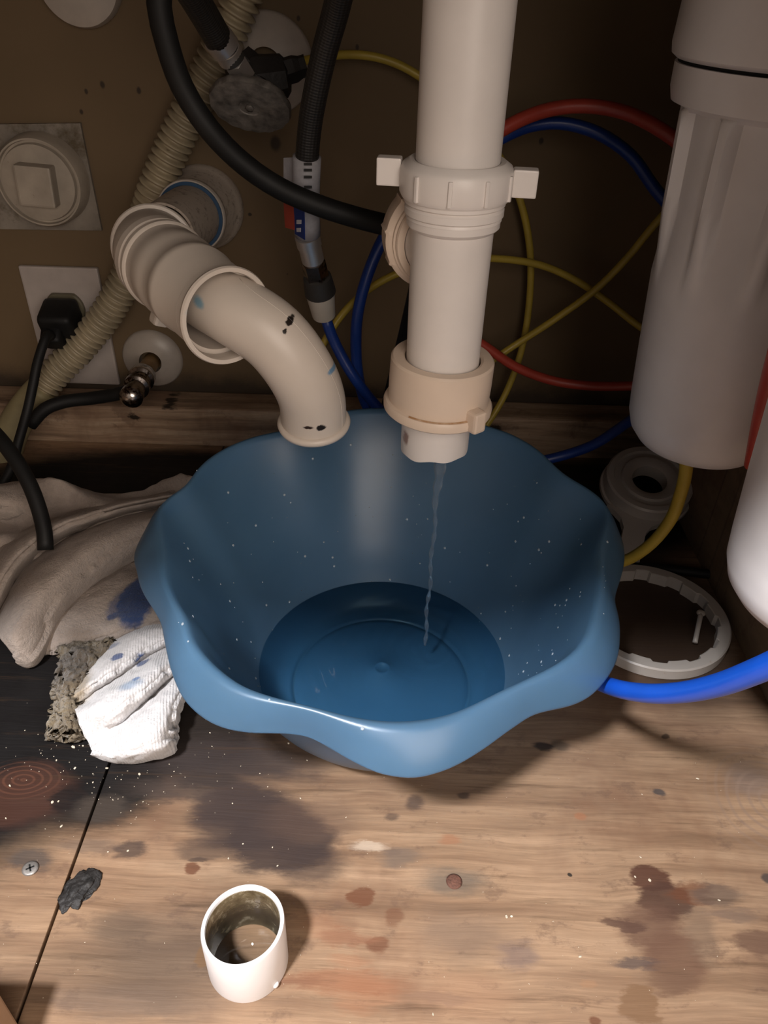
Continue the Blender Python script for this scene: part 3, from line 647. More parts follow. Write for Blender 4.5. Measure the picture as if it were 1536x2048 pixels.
tube('plastic_tube', [PY(1560, 690, .30), PY(1538, 770, .32), PY(1520, 850, .335), PY(1505, 930, .345)], .0042, 'red_tube', 'red tube glimpsed between the two filter housings at the right edge')
tube('plastic_tube', [(650, 632, .545), (663, 670, .545), (683, 712, .543), (710, 757, .540), (745, 803, .545), (790, 850, .55)], .0042, 'blue_tube', 'dark blue tube hanging from the white fitting under the tagged hose')
# black hoses
tube('rubber_hose', [(322, -60, .455), (318, 10, .455), (335, 90, .457), (365, 175, .46), (420, 260, .463), (490, 330, .468), (560, 377, .472), (640, 412, .476), (720, 437, .475), (800, 457, .462), (836, 470, .45)], .0062, 'black_rubber', 'thick smooth black hose swinging from the top left to the back of the drain tee', 'hose', seg=24)
tube('rubber_hose', [(834, 560, .47), (822, 610, .50), (810, 660, .52), (795, 720, .54), (780, 780, .555), (768, 830, .565), (760, 870, .57)], .0042, 'black_rubber', 'thin black hose dropping straight behind the drain tee into the shadow', 'hose')
# braided hose B; pale crimp bands stand in for glints on dark metal
hb = root('braided_hose', 'black braided supply hose with pale bands as glints on its dark crimps, screwed into the upper shutoff valve', 'hose', tuple(PY(478, 135, .56)))
def sleeve(parent, name, a, b, r, mat, Yv, seg=24, label=None, r2=None):
    bm = B(); p, q_ = PY(a[0], a[1], Yv[0]), PY(b[0], b[1], Yv[1]); ax_ = q_ - p; L = ax_.length; r2 = r2 or r
    lathe(bm, [(r * .86, 0), (r, L * .05), (r * .7 + r2 * .3, L * .3), (r2, L * .95), (r2 * .86, L)], p, ax_, seg=seg); return mk(name, bm, M[mat], parent, auto=40, label=label)
bm = B(); sweep(bm, pys([(345, -70, .50), (385, -10, .52), (415, 40, .535), (438, 80, .545)]), .0085, seg=24); mk('braided_sleeve', bm, M['braid'], hb)
sleeve(hb, 'crimp', (434, 74), (452, 98), .0095, 'steel', (.545, .55)); sleeve(hb, 'crimp_neck', (450, 94), (468, 122), .0080, 'dark_plastic', (.55, .555))
sleeve(hb, 'crimp', (452, 97), (463, 117), .0085, 'steel', (.55, .555)); sleeve(hb, 'coupling_nut', (466, 118), (488, 152), .0080, 'steel', (.555, .565), seg=6)
# braided hose C with tag
hc_ = root('braided_hose', 'black braided hose with a white and blue paper tag hanging left of the drain pipe', 'hose', tuple(PY(640, 585, .54)))
bm = B(); sweep(bm, pys([(690, -60, .46), (672, 20, .475), (650, 100, .485), (632, 180, .492), (620, 250, .498), (614, 320, .502), (612, 400, .508), (616, 470, .515)]), .0071, seg=24, step=.004); mk('braided_sleeve', bm, M['braid'], hc_)
bm = B(); sweep(bm, pys([(614, 314, .501), (612, 400, .508), (615, 468, .515)]), .0086, seg=28, step=.01); tg = mk('paper_tag', bm, M['label_white'], hc_, label='white printed tag wrapped round the hose')
def card(name, quad, mat, parent, th=.0006):
    bm = B(); P_ = [PY(*q_) for q_ in quad]; n = (P_[1] - P_[0]).cross(P_[2] - P_[0]).normalized() * th
    a = [bm.verts.new(p) for p in P_]; b_ = [bm.verts.new(p + n) for p in P_]
    bm.faces.new(a); bm.faces.new(b_[::-1])
    for i in range(4): bm.faces.new((a[i], a[(i + 1) % 4], b_[(i + 1) % 4], b_[i]))
    return mk(name, bm, M[mat], parent, smooth=False)
card('tag_flag', [(567, 316, .512), (600, 314, .500), (600, 392, .505), (567, 390, .517)], 'label_white', hc_)
card('tag_flag', [(566, 390, .510), (589, 392, .4995), (588, 460, .505), (570, 455, .514)], 'label_red', hc_)
card('tag_flag', [(586, 385, .499), (607, 388, .4905), (609, 480, .4975), (590, 468, .506)], 'label_blue', hc_)
for i, (yy, w_) in enumerate(((440, 9), (456, 8))): card('tag_print', [(593, yy, .4945), (593 + w_, yy, .4915), (593 + w_, yy + 8, .4920), (593, yy + 8, .4950)], 'label_white', hc_, .0004)
for yy in (326, 338, 352, 372): card('tag_print', [(608, yy, .4905), (624, yy, .4910), (624, yy + 5, .4914), (608, yy + 5, .4909)], 'dark_plastic', hc_, .0003)
sleeve(hc_, 'crimp', (614, 470), (619, 492), .0083, 'steel', (.515, .518)); sleeve(hc_, 'crimp_neck', (619, 490), (626, 522), .0076, 'steel', (.518, .522))
sleeve(hc_, 'hex_nut', (625, 520), (634, 555), .0086, 'chrome', (.522, .528), seg=6); sleeve(hc_, 'adapter', (634, 552), (641, 586), .0098, 'dark_plastic', (.528, .533), r2=.0112)
sleeve(hc_, 'push_fitting', (640, 584), (648, 632), .0104, 'fitting', (.533, .541), r2=.0085)

# corrugated hose along the wall
bm = B(); sweep(bm, pys([(500, -60, .645), (482, 0, .645), (440, 100, .648), (395, 190, .650), (352, 280, .652), (312, 375, .652), (285, 460, .658), (258, 545, .655), (215, 625, .651), (160, 695, .644), (105, 752, .635), (80, 785, .628)]), lambda s, L: .0118 + .0027 * math.sin(s * 2 * math.pi / .0062), seg=28, step=.0009)
ch = root('corrugated_hose', 'beige corrugated drain hose running down the back wall across the outlet plate', 'hose', tuple(PY(80, 785, .626)))
mk('ribbed_hose', bm, M['hose_beige'], ch)
bm = B(); sweep(bm, pys([(88, 776, .629), (60, 806, .625), (30, 850, .618), (12, 905, .612), (4, 955, .606)]), .0145, seg=28); mk('hose_cuff', bm, simple('olive_yellow_cuff', (.26, .22, .12, 1), .6, var=.3, vs=30), ch, label='smooth olive-yellow cuff at the lower end')

# ------------------------------------------------------------------ wall fittings
WY = .675
co = root('pipe_cleanout', 'beige round cleanout cap with a raised square boss on a grey square wall patch', 'pipe cap', tuple(PY(85, 365, WY)))
bm = B(); a, b_, c, d = PY(-60, 248, WY), PY(163, 245, WY), PY(206, 459, WY), PY(-60, 455, WY)
for dy in (0,):
    lo = [bm.verts.new(p + Vector((0, -.0004, 0))) for p in (a, b_, c, d)]; hi = [bm.verts.new(p + Vector((0, -.0035, 0))) for p in (a, b_, c, d)]
    bm.faces.new(hi)
    for i in range(4): bm.faces.new((lo[i], lo[(i + 1) % 4], hi[(i + 1) % 4], hi[i]))
mk('wall_patch', bm, M['patch'], co, smooth=False)
cc = PY(84, 362, WY - .012); 
bm = B(); lathe(bm, [(.0360, -.009), (.0352, .004), (.0335, .008), (.0322, .008), (.0316, .0045), (.0300, .0045), (.0290, .0078), (.020, .0092), (.004, .0096)], cc, (0, -1, 0), seg=64); cp_ = mk('threaded_cap', bm, M['cleanout'], co, auto=35)
bm = B(); box(bm, cc + Vector((.0015, -.014, .000)), (.029, .013, .031), rot=Matrix.Rotation(.06, 4, 'Y'), bev=.0018); mk('square_boss', bm, M['cleanout'], co, smooth=False)
# plug at the very top
p = PY(163, -42, WY); bm = B(); lathe(bm, [(.030, .0005), (.0305, .006), (.029, .012), (.020, .0145), (.004, .015)], p, (0, -1, 0), seg=48)
tp = mk('round_cover', bm, M['escutcheon'], None, label='round white wall cover cut by the top edge at the upper left', cat='wall cover', auto=40)
# outlet
ou = root('wall_outlet', 'white duplex outlet plate low on the back wall behind the corrugated hose', 'outlet', (-.2945, WY, .104))
bm = B(); box(bm, (-.2945, WY - .0026, .1035), (.070, .0052, .1135), bev=.0018); pl = mk('cover_plate', bm, M['plate'], ou, smooth=False)
M['recept'] = simple('olive_receptacle', (.13, .115, .075, 1), .45, var=.1)
for dz in (.0195, -.0195):
    bm = B()
    lathe(bm, [(.0172, 0), (.0172, .0062), (.0160, .0072), (.002, .0072)], (-.2945, WY - .002, .1035 + dz), (0, -1, 0), seg=40, rmod=lambda r, h, a: min(r, .0142 / max(1e-6, abs(math.sin(a)))) if r > .01 else r)
    rc_ = mk('receptacle', bm, M['recept'], ou, auto=35)
    for dx in (-.0063, .0063):
        bm = B(); box(bm, (-.2945 + dx, WY - .0094, .1035 + dz + .003), (.0022, .0012, .0078)); mk('slot', bm, M['gap'], rc_, smooth=False)
    bm = B(); lathe(bm, [(.0024, 0), (.0024, .0012)], (-.2945, WY - .0088, .1035 + dz - .0085), (0, -1, 0), seg=16); mk('ground_hole', bm, M['gap'], rc_)
bm = B(); lathe(bm, [(.0032, 0), (.003, .0012), (.0008, .0016)], (-.2945, WY - .0050, .1035), (0, -1, 0), seg=18); mk('plate_screw', bm, M['screw'], ou)
# power cord with plug
pcn = root('power_cord', 'black power cord plugged into the upper outlet socket', 'cord', (-.292, WY - .02, .11))
bm = B(); pc0 = Vector((-.2935, WY - .025, .121)); box(bm, pc0, (.030, .030, .024), rot=Matrix.Rotation(.35, 4, 'X'), bev=.005); box(bm, pc0 + Vector((-.004, -.012, -.012)), (.018, .018, .018), rot=Matrix.Rotation(.7, 4, 'X'), bev=.004)
mk('plug', bm, M['black_rubber'], pcn)
bm = B(); sweep(bm, [pc0 + Vector((-.004, -.014, -.014)), PY(95, 670, .620), PY(76, 722, .602), PY(66, 770, .590), PY(55, 820, .578), PY(38, 880, .565), PY(20, 940, .545), PY(-20, 1000, .52), PY(-80, 1050, .49)], lambda s, L: .0040, seg=18); mk('cord', bm, M['black_rubber'], pcn)
# second cord dropping onto the towel
tube('power_cord', [PY(-90, 800, .53), PY(-40, 838, .51), PY(0, 878, .490), PY(35, 925, .475), PY(62, 975, .462), PY(80, 1025, .450), PY(89, 1065, .440), PY(91, 1100, .432)], .0056, 'black_rubber', 'thick black cord entering at the left edge and ending on the beige towel', 'cord', seg=20)
# upper shutoff valve
v1 = root('shutoff_valve', 'upper shutoff valve with a grey oval handle on a round wall plate', 'valve', tuple(PY(535, 130, WY)))
e1 = PY(535, 128, WY)
bm = B(); lathe(bm, [(.0352, 0), (.0350, .003), (.0335, .005), (.022, .010), (.0125, .013), (.0125, .0)], e1, (0, -1, 0), seg=64, closed=True); mk('wall_plate', bm, M['escutcheon'], v1, auto=40)
vb = PY(515, 160, .585)
bm = B(); sweep(bm, [e1 + Vector((0, -.004, -.004)), e1.lerp(vb, .5), vb], .0085, seg=24); mk('supply_stub', bm, M['black_dark'], v1)
bm = B(); lathe(bm, [(.008, -.020), (.0135, -.018), (.0145, -.006), (.016, 0), (.0145, .008), (.0135, .018), (.010, .021)], vb, (.35, .1, .05), seg=8)
lathe(bm, [(.012, 0), (.0125, .010), (.009, .015), (.006, .019)], vb, (-.15, -.75, -.45), seg=24); lathe(bm, [(.010, 0), (.0105, .012), (.0085, .018)], vb, (-.6, .0, .75), seg=6)
lathe(bm, [(.0085, .008), (.0085, .026), (.0070, .030), (.0070, .034)], vb, (.9, .1, .25), seg=6); mk('valve_body', bm, M['black_dark'], v1, smooth=False)
kb = PY(502, 203, .562); hx = Vector((-.10, -.72, -.62)).normalized()
bm = B(); lathe(bm, [(.010, -.004), (.0255, -.001), (.0270, .002), (.0262, .005), (.020, .0056), (.0075, .0054), (.0068, .0048), (.003, .0048)], kb, hx, seg=56, rmod=lambda r, h, a: r * (1 - .16 * abs(math.sin(a)) ** 2) + (.0004 * math.sin(a * 16) if r > .025 else 0)); mk('oval_handle', bm, M['knob'], v1, auto=40, label='corroded grey oval handle')
bm = B(); lathe(bm, [(.0030, .0046), (.0030, .0058), (.0012, .0062)], kb, hx, seg=6); mk('handle_screw', bm, M['knob'], v1)
# lower shutoff valve
v2 = root('shutoff_valve', 'small chrome shutoff valve on a round white wall plate above the wooden cleat', 'valve', tuple(PY(307, 718, WY)))
e2 = PY(306, 716, WY)
bm = B(); lathe(bm, [(.0285, 0), (.0283, .002), (.0265, .0045), (.017, .0085), (.0105, .010), (.0105, 0)], e2, (0, -1, 0), seg=56, closed=True); mk('wall_plate', bm, M['escutcheon'], v2, auto=40)
vb2 = PY(285, 752, .628); bm = B(); sweep(bm, [e2 + Vector((0, -.003, -.001)), vb2], .0078, seg=20); mk('supply_stub', bm, M['brass'], v2)
vd = (PY(262, 795, .585) - vb2); bm = B(); lathe(bm, [(.0085, -.006), (.0115, -.002), (.0120, .008), (.0095, .010), (.0090, .016), (.0112, .018), (.0112, .024), (.0085, .026), (.0080, .034), (.0098, .036), (.0100, .043), (.0070, .047), (.003, .049)], vb2, vd, seg=20); mk('valve_body', bm, M['chrome'], v2, auto=35)
tube('rubber_hose', [(262, 782, .598), (225, 790, .603), (180, 797, .605), (130, 803, .602), (90, 818, .596), (60, 850, .590)], .0058, 'black_rubber', 'black hose running left from the small chrome shutoff valve', 'hose')

# ------------------------------------------------------------------ coupling on the floor
cb = PZ(497, 1920, 0); bm = B()
Rk = .0190; hk = .0345
def slant(r, h, a): return h + (.10 * r * math.cos(a) - .02 * r * math.sin(a) if h > .02 else 0)
lathe(bm, [(Rk * .985, 0), (Rk, .001), (Rk, hk - .0012), (Rk * .985, hk), (Rk * .90, hk), (Rk * .885, hk - .001), (Rk * .885, .0004)], (cb.x, cb.y, 0), closed=True, seg=72, zmod=slant)
rc = root('pipe_offcut', 'short cut length of white plastic pipe standing on the plywood in front of the basin', 'pipe', (cb.x, cb.y, 0))
mk('pipe_wall', bm, M['pvc_clean'], rc, auto=35)
bm = B(); lathe(bm, [(Rk * .884, .0006), (Rk * .884, hk - .0018), (Rk * .874, hk - .0024), (Rk * .868, .0006)], (cb.x, cb.y, 0), closed=True, seg=64, zmod=slant)
t = NT('olive_slime'); t.b.inputs['Roughness'].default_value = .18
o_ = t.ramp(t.noise(120, 6, rough=.7).outputs[0], [(.35, (.075, .052, .026)), (.55, (.17, .13, .075)), (.68, (.50, .44, .32))]); t.col(o_); t.bump(t.noise(200, 5).outputs[0], .6, .001)
mk('slime_coating', bm, t.m, rc, label='brown slimy lining')
bm = B(); a = math.radians(-38); drop(bm, Vector((cb.x + Rk * math.cos(a), cb.y + Rk * math.sin(a), .0030)), .0017, Vector((math.cos(a), math.sin(a), .2))); mk('burr', bm, M['pvc_clean'], rc)
bm = B(); lathe(bm, [(Rk * .872, .0002), (Rk * .872, .0016), (Rk * .80, .0012), (.001, .0010)], (cb.x, cb.y, 0), seg=48); mk('puddle', bm, M['puddle'], None, kind='stuff', label='little puddle of water inside the cut pipe piece', cat='water')

# ------------------------------------------------------------------ white plastic wrenches on the floor, right
rcn = PZ(1287, 1246, .004); Rr = .0
e = [PZ(1440, 1262, .006), PZ(1300, 1352, .0)]
Rr = (PZ(1296, 1142, .004) - PZ(1300, 1352, .002)).length / 2; rcn = (PZ(1296, 1142, .004) + PZ(1300, 1352, .002)) / 2; rcn.z = 0
wrn = root('filter_wrench', 'white plastic toothed ring lying on the floor between the basin and the front filter', 'wrench', (rcn.x, rcn.y, 0))
def teeth(r, h, a): return r - (.0022 if (r < Rr - .004 and math.sin(a * 12) > -.1) else 0)
bm = B(); lathe(bm, [(Rr - .001, 0), (Rr, .001), (Rr, .0085), (Rr - .001, .0095), (Rr - .0065, .0095), (Rr - .0072, .009), (Rr - .0072, .0)], (rcn.x, rcn.y, 0), closed=True, seg=192, rmod=teeth); mk('toothed_ring', bm, M['wrench'], wrn, auto=35)
bm = B(); q0 = PZ(1402, 1226, .010); q1 = PZ(1390, 1285, .004); sweep(bm, [q0, q1], .0018, seg=10); ret = bmesh.ops.create_icosphere(bm, subdivisions=2, radius=.0032); bmesh.ops.transform(bm, matrix=Matrix.Translation(q0) @ Matrix.Diagonal((1, 1, .6, 1)), verts=ret['verts'])
mk('cross_pin', bm, M['wrench'], wrn)
# wrench at the back: thick cupped ring head and a flat handle
hc0 = PZ(1298, 962, .036)
wb = root('filter_wrench', 'white plastic ring-headed wrench leaning behind the yellow tube below the rear filter', 'wrench', (hc0.x, hc0.y, 0))
nrm_ = Vector((-.02, -.30, .95)).normalized(); fx = frame_from(nrm_, (1, 0, 0)); xa = fx.to_3x3() @ Vector((1, 0, 0))
bm = B(); lathe(bm, [(.0140, -.010), (.0145, .002), (.0170, .004), (.0230, .0045), (.0240, .0020), (.0290, .0020), (.0300, .0045), (.0345, .0045), (.0360, .003), (.0362, -.010)], hc0, nrm_, closed=True, seg=72); mk('ring_head', bm, M['wrench'], wb, auto=40)
bm = B(); lathe(bm, [(.0355, -.0150), (.0355, -.0095), (.0370, -.0085), (.0384, -.0095), (.0388, -.0125), (.0375, -.0150)], hc0, nrm_, closed=True, seg=72); mk('ring_flange', bm, M['wrench'], wb, auto=40)
h0 = hc0 + nrm_ * -.020; hd = (PZ(1256, 1125, .004) - PZ(1275, 1035, .016)); hl = hd.length; hd.normalize(); hs = PZ(1275, 1030, .017); xs = hd.cross(nrm_).normalized()
bm = B(); sec = [(0, .026), (.10, .019), (.22, .0125), (.40, .0090), (1.1, .0085)]; prev = None
for t_, wd in sec:
    c_ = hs + hd * hl * t_; cur = [bm.verts.new(c_ + xs * sx2 * wd + nrm_ * sz2 * .0032) for sx2, sz2 in ((-1, -1), (1, -1), (1, 1), (-1, 1))]
    if prev:
        for i in range(4): bm.faces.new((prev[i], prev[(i + 1) % 4], cur[(i + 1) % 4], cur[i]))
    else: bm.faces.new(cur[::-1])
    prev = cur
bm.faces.new(prev); mk('handle', bm, M['wrench'], wb, smooth=False)
# black rubber strip
bm = B(); sweep(bm, [PZ(1150, 1130, .004), PZ(1250, 1133, .004), PZ(1330, 1138, .004), PZ(1430, 1150, .004), PZ(1500, 1160, .004)], .0038, seg=14); mk('rubber_hose', bm, M['black_rubber'], None, label='black hose lying on the floor behind the toothed white ring', cat='hose')

# ------------------------------------------------------------------ cloths
def cloth_mat(name, c1, c2, marks=(), scale=420, bstr=1.0, bdist=.003, ribs=None):
    t = NT(name); t.b.inputs['Roughness'].default_value = .95; t.b.inputs['Specular IOR Level'].default_value = .1
    t.b.inputs['Sheen Weight'].default_value = .3
    o = t.ramp(t.noise(35, 6, rough=.6).outputs[0], [(.3, c1), (.65, c2)])
    o = t.mix(t.mr(t.noise(scale, 4).outputs[0], .3, .7, 0, .25), o, tuple(x * .6 for x in c1[:3]) + (1,))
    if marks: o = spots(t, o, marks, wob=.004, ws=160)
    t.col(o); t.bump(t.noise(scale, 5, rough=.7).outputs[0], bstr, bdist)
    if ribs:
        s1 = t.n('ShaderNodeVectorMath', operation='DOT_PRODUCT'); t.l(t.obj, s1.inputs[0]); s1.inputs[1].default_value = ribs
        t.bump(t.math('SINE', s1.outputs['Value']), .35, .0005)
    return t.m
def cm(x, y, z, rx, ry, col, a=.9, soft=.3):
    p = PZ(x, y, z); q_ = PZ(x + rx, y, z); s_ = PZ(x, y - ry, z); return (tuple(p), ((q_ - p).length, (s_ - p).length, .04), (*col, 1), a, soft)
BLU = (.012, .055, .20)
M['towel'] = cloth_mat('grey_beige_terry', (.38, .305, .255), (.58, .48, .41), [cm(275, 1205, .012, 36, 44, BLU, .97, .15), cm(232, 1215, .012, 14, 22, BLU, .6, .4), cm(228, 1240, .01, 10, 8, BLU, .8, .3), cm(150, 1035, .03, 60, 22, (.20, .14, .10), .5, .5), cm(165, 1275, .01, 40, 12, (.16, .11, .07), .5, .6)])
M['glove'] = cloth_mat('white_knit', (.70, .67, .66), (.86, .84, .84), [cm(236, 1322, .02, 11, 9, BLU, .9, .25), cm(284, 1320, .02, 13, 10, BLU, .9, .25), cm(225, 1295, .015, 16, 7, BLU, .6, .4), cm(262, 1375, .03, 22, 14, (.12, .28, .50), .6, .5), cm(272, 1360, .03, 8, 6, (.03, .16, .45), .8, .3), cm(150, 1395, .012, 34, 40, (.30, .22, .12), .85, .4), cm(175, 1330, .012, 20, 25, (.25, .19, .12), .6, .5)], scale=600, bdist=.0012, ribs=(3600, 900, 0))
M['pile'] = cloth_mat('soiled_brown_pile', (.10, .070, .042), (.34, .265, .16), [cm(140, 1325, .02, 40, 35, (.06, .042, .028), .8, .4)], scale=520, bdist=.003)

def csurf(bm, grid, nu=10, nv=10, amp=.0012, sc=160, seed=0, th=.0035):
    """grid rows of (px,py,z) -> smooth Catmull-Rom surface, ruffled, with thickness"""
    G = [[PZ(*c) for c in r] for r in grid]
    def sp1(P_, n):
        out = []
        E = [P_[0] * 2 - P_[1]] + P_ + [P_[-1] * 2 - P_[-2]]
        for i in range(1, len(E) - 2):
            a, b, c, d = E[i - 1:i + 3]
            for k in range(n):
                t_ = k / n; out.append(.5 * ((2 * b) + (c - a) * t_ + (2 * a - 5 * b + 4 * c - d) * t_ ** 2 + (3 * b - a - 3 * c + d) * t_ ** 3))
        out.append(P_[-1]); return out
    R = [sp1(r, nu) for r in G]; cols = list(zip(*R)); S = [sp1(list(c), nv) for c in cols]      # S[u][v]
    so_ = Vector((seed * 3.1, seed * 1.7, 0)); top = []
    for u, c in enumerate(S):
        row = []
        for v_, p in enumerate(c):
            e_ = min(1, u / 3, (len(S) - 1 - u) / 3, v_ / 3, (len(c) - 1 - v_) / 3)
            q_ = p.copy(); q_.z = max(th + .0006, q_.z + amp * noise.noise(p * sc + so_) + amp * 1.6 * noise.noise(p * sc * .3 + so_) + .0006)
            q_.x += amp * noise.noise(p * sc * .9 + Vector((9, 0, 0))) * 1.0; q_.y += amp * noise.noise(p * sc * .9 + Vector((0, 9, 0)))
            row.append(q_)
        top.append(row)
    nU, nV = len(top), len(top[0])
    def nr(u, v):
        a = top[min(u + 1, nU - 1)][v] - top[max(u - 1, 0)][v]; b = top[u][min(v + 1, nV - 1)] - top[u][max(v - 1, 0)]; n = a.cross(b).normalized(); return n if n.z > 0 else -n
    A = [[bm.verts.new(top[u][v]) for v in range(nV)] for u in range(nU)]
    Bt = []
    for u in range(nU):
        r_ = []
        for v in range(nV):
            q_ = top[u][v] - nr(u, v) * th; q_.z = max(q_.z, .0004); r_.append(bm.verts.new(q_))
        Bt.append(r_)
    for u in range(nU - 1):
        for v in range(nV - 1):
            bm.faces.new((A[u][v], A[u + 1][v], A[u + 1][v + 1], A[u][v + 1])); bm.faces.new((Bt[u][v], Bt[u][v + 1], Bt[u + 1][v + 1], Bt[u + 1][v]))
    per = [(u, 0) for u in range(nU)] + [(nU - 1, v) for v in range(1, nV)] + [(u, nV - 1) for u in range(nU - 2, -1, -1)] + [(0, v) for v in range(nV - 2, 0, -1)]
    for i in range(len(per)):
        a, b = per[i], per[(i + 1) % len(per)]; bm.faces.new((A[a[0]][a[1]], A[b[0]][b[1]], Bt[b[0]][b[1]], Bt[a[0]][a[1]]))
bm = B()
csurf(bm, [  # rear crumple
    [(-90, 1160, .004), (10, 1118, .006), (70, 1128, .008), (150, 1095, .012), (240, 1060, .018), (330, 1030, .02), (420, 1010, .02)],
    [(-90, 1100, .020), (0, 1075, .022), (60, 1090, .026), (140, 1065, .020), (230, 1040, .026), (320, 1015, .026), (410, 990, .03)],
    [(-90, 1050, .018), (0, 1040, .012), (60, 1050, .018), (140, 1045, .034), (220, 1020, .022), (310, 998, .030), (400, 970, .034)],
    [(-90, 1010, .034), (0, 1005, .036), (70, 1005, .030), (140, 1010, .022), (210, 1010, .036), (290, 1000, .016), (390, 955, .044)],
    [(-90, 975, .030), (0, 968, .032), (60, 962, .034), (115, 960, .040), (190, 985, .018), (265, 985, .014), (360, 950, .034)],
    [(-90, 985, .002), (0, 982, .002), (60, 980, .002), (115, 975, .006), (190, 996, .002), (265, 998, .002), (360, 985, .002)]], 14, 8, .0012, 110, 1)
csurf(bm, [  # two long diagonal rolls
    [(52, 1330, .000), (75, 1325, .000), (125, 1240, .000), (205, 1165, .000), (290, 1110, .000), (370, 1085, 0)],
    [(30, 1315, .012), (62, 1300, .016), (112, 1210, .026), (190, 1138, .028), (280, 1086, .030), (370, 1062, .03)],
    [(5, 1285, .022), (30, 1262, .030), (86, 1178, .041), (168, 1105, .043), (262, 1058, .044), (360, 1034, .044)],
    [(-5, 1262, .016), (10, 1235, .024), (62, 1150, .034), (148, 1080, .036), (246, 1040, .038), (356, 1016, .04)],
    [(-10, 1240, .004), (0, 1212, .006), (48, 1134, .012), (136, 1070, .016), (238, 1032, .020), (350, 1008, .024)],
    [(-40, 1225, .020), (-15, 1190, .026), (32, 1112, .036), (118, 1052, .040), (228, 1016, .042), (345, 990, .044)],
    [(-60, 1200, .014), (-35, 1165, .018), (15, 1092, .024), (100, 1040, .028), (215, 1008, .032), (340, 985, .034)],
    [(-70, 1195, .000), (-45, 1150, .000), (8, 1085, .004), (95, 1036, .006), (210, 1010, .006), (340, 990, .006)]], 12, 8, .0007, 120, 2)
csurf(bm, [  # flat front panel
    [(66, 1318, 0), (110, 1308, 0), (165, 1300, 0), (225, 1282, 0), (280, 1262, 0), (350, 1255, 0)],
    [(85, 1285, .008), (128, 1280, .011), (180, 1275, .010), (238, 1258, .012), (290, 1242, .011), (360, 1230, .012)],
    [(110, 1240, .013), (160, 1232, .015), (215, 1225, .013), (262, 1210, .015), (305, 1195, .014), (370, 1180, .012)],
    [(140, 1195, .012), (195, 1180, .016), (245, 1168, .014), (288, 1155, .015), (330, 1145, .014), (385, 1135, .012)],
    [(180, 1150, .006), (230, 1135, .007), (280, 1120, .007), (320, 1110, .007), (350, 1105, .007), (400, 1100, .006)]], 12, 10, .0008, 130, 3)
mk('terry_towel', bm, M['towel'], None, label='rumpled grey-beige terry towel with a dark blue patch, lying left of the basin', cat='towel')
bm = B()
csurf(bm, [
    [(150, 1350, .000), (185, 1312, .000), (235, 1268, .000), (300, 1246, .000), (370, 1240, 0)],
    [(150, 1375, .014), (195, 1330, .019), (245, 1290, .020), (300, 1262, .020), (372, 1255, .018)],
    [(148, 1395, .019), (205, 1352, .025), (255, 1315, .024), (305, 1285, .022), (374, 1272, .018)],
    [(150, 1412, .012), (215, 1368, .014), (268, 1334, .015), (315, 1302, .013), (374, 1285, .012)],
    [(152, 1428, .022), (220, 1388, .031), (280, 1350, .031), (328, 1318, .027), (376, 1300, .02)],
    [(160, 1452, .020), (225, 1415, .034), (290, 1375, .034), (335, 1338, .028), (376, 1318, .02)],
    [(178, 1490, .011), (235, 1448, .018), (292, 1400, .018), (338, 1358, .016), (376, 1335, .013)],
    [(182, 1503, .012), (245, 1468, .025), (305, 1418, .031), (345, 1372, .026), (376, 1350, .018)],
    [(192, 1508, .008), (250, 1500, .022), (318, 1478, .028), (348, 1410, .026), (372, 1370, .018)],
    [(196, 1512, .000), (250, 1522, .000), (346, 1504, .000), (352, 1440, .000), (368, 1392, 0)]], 12, 8, .0010, 220, 5, th=.0025)
ret = bmesh.ops.create_icosphere(bm, subdivisions=4, radius=1); c_ = PZ(343, 1405, .010)
for v in ret['verts']: v.co = c_ + Vector((v.co.x * .0075, v.co.y * .013, v.co.z * .0085)) + v.co * .0012 * noise.noise(v.co * 3)
gl = mk('knit_glove', bm, M['glove'], None, label='crumpled white knit work glove with blue paint spots, in front of the towel', cat='glove')
bm = B()
csurf(bm, [
    [(92, 1478, 0), (140, 1478, 0), (185, 1470, 0), (215, 1460, 0)],
    [(98, 1455, .012), (135, 1460, .014), (175, 1455, .010), (215, 1440, .006)],
    [(106, 1415, .013), (135, 1420, .020), (170, 1415, .013), (215, 1400, .008)],
    [(104, 1375, .014), (130, 1378, .022), (165, 1375, .016), (215, 1360, .010)],
    [(118, 1335, .014), (145, 1335, .022), (180, 1330, .018), (220, 1315, .012)],
    [(118, 1300, .010), (150, 1296, .018), (190, 1290, .014), (230, 1280, .010)],
    [(120, 1288, .0), (155, 1282, .0), (195, 1275, .0), (235, 1265, 0)]], 18, 14, .0022, 420, 8)
mk('mop_cloth', bm, M['pile'], None, label='soiled brown shaggy cloth sticking out left of the white knit glove', cat='cloth')

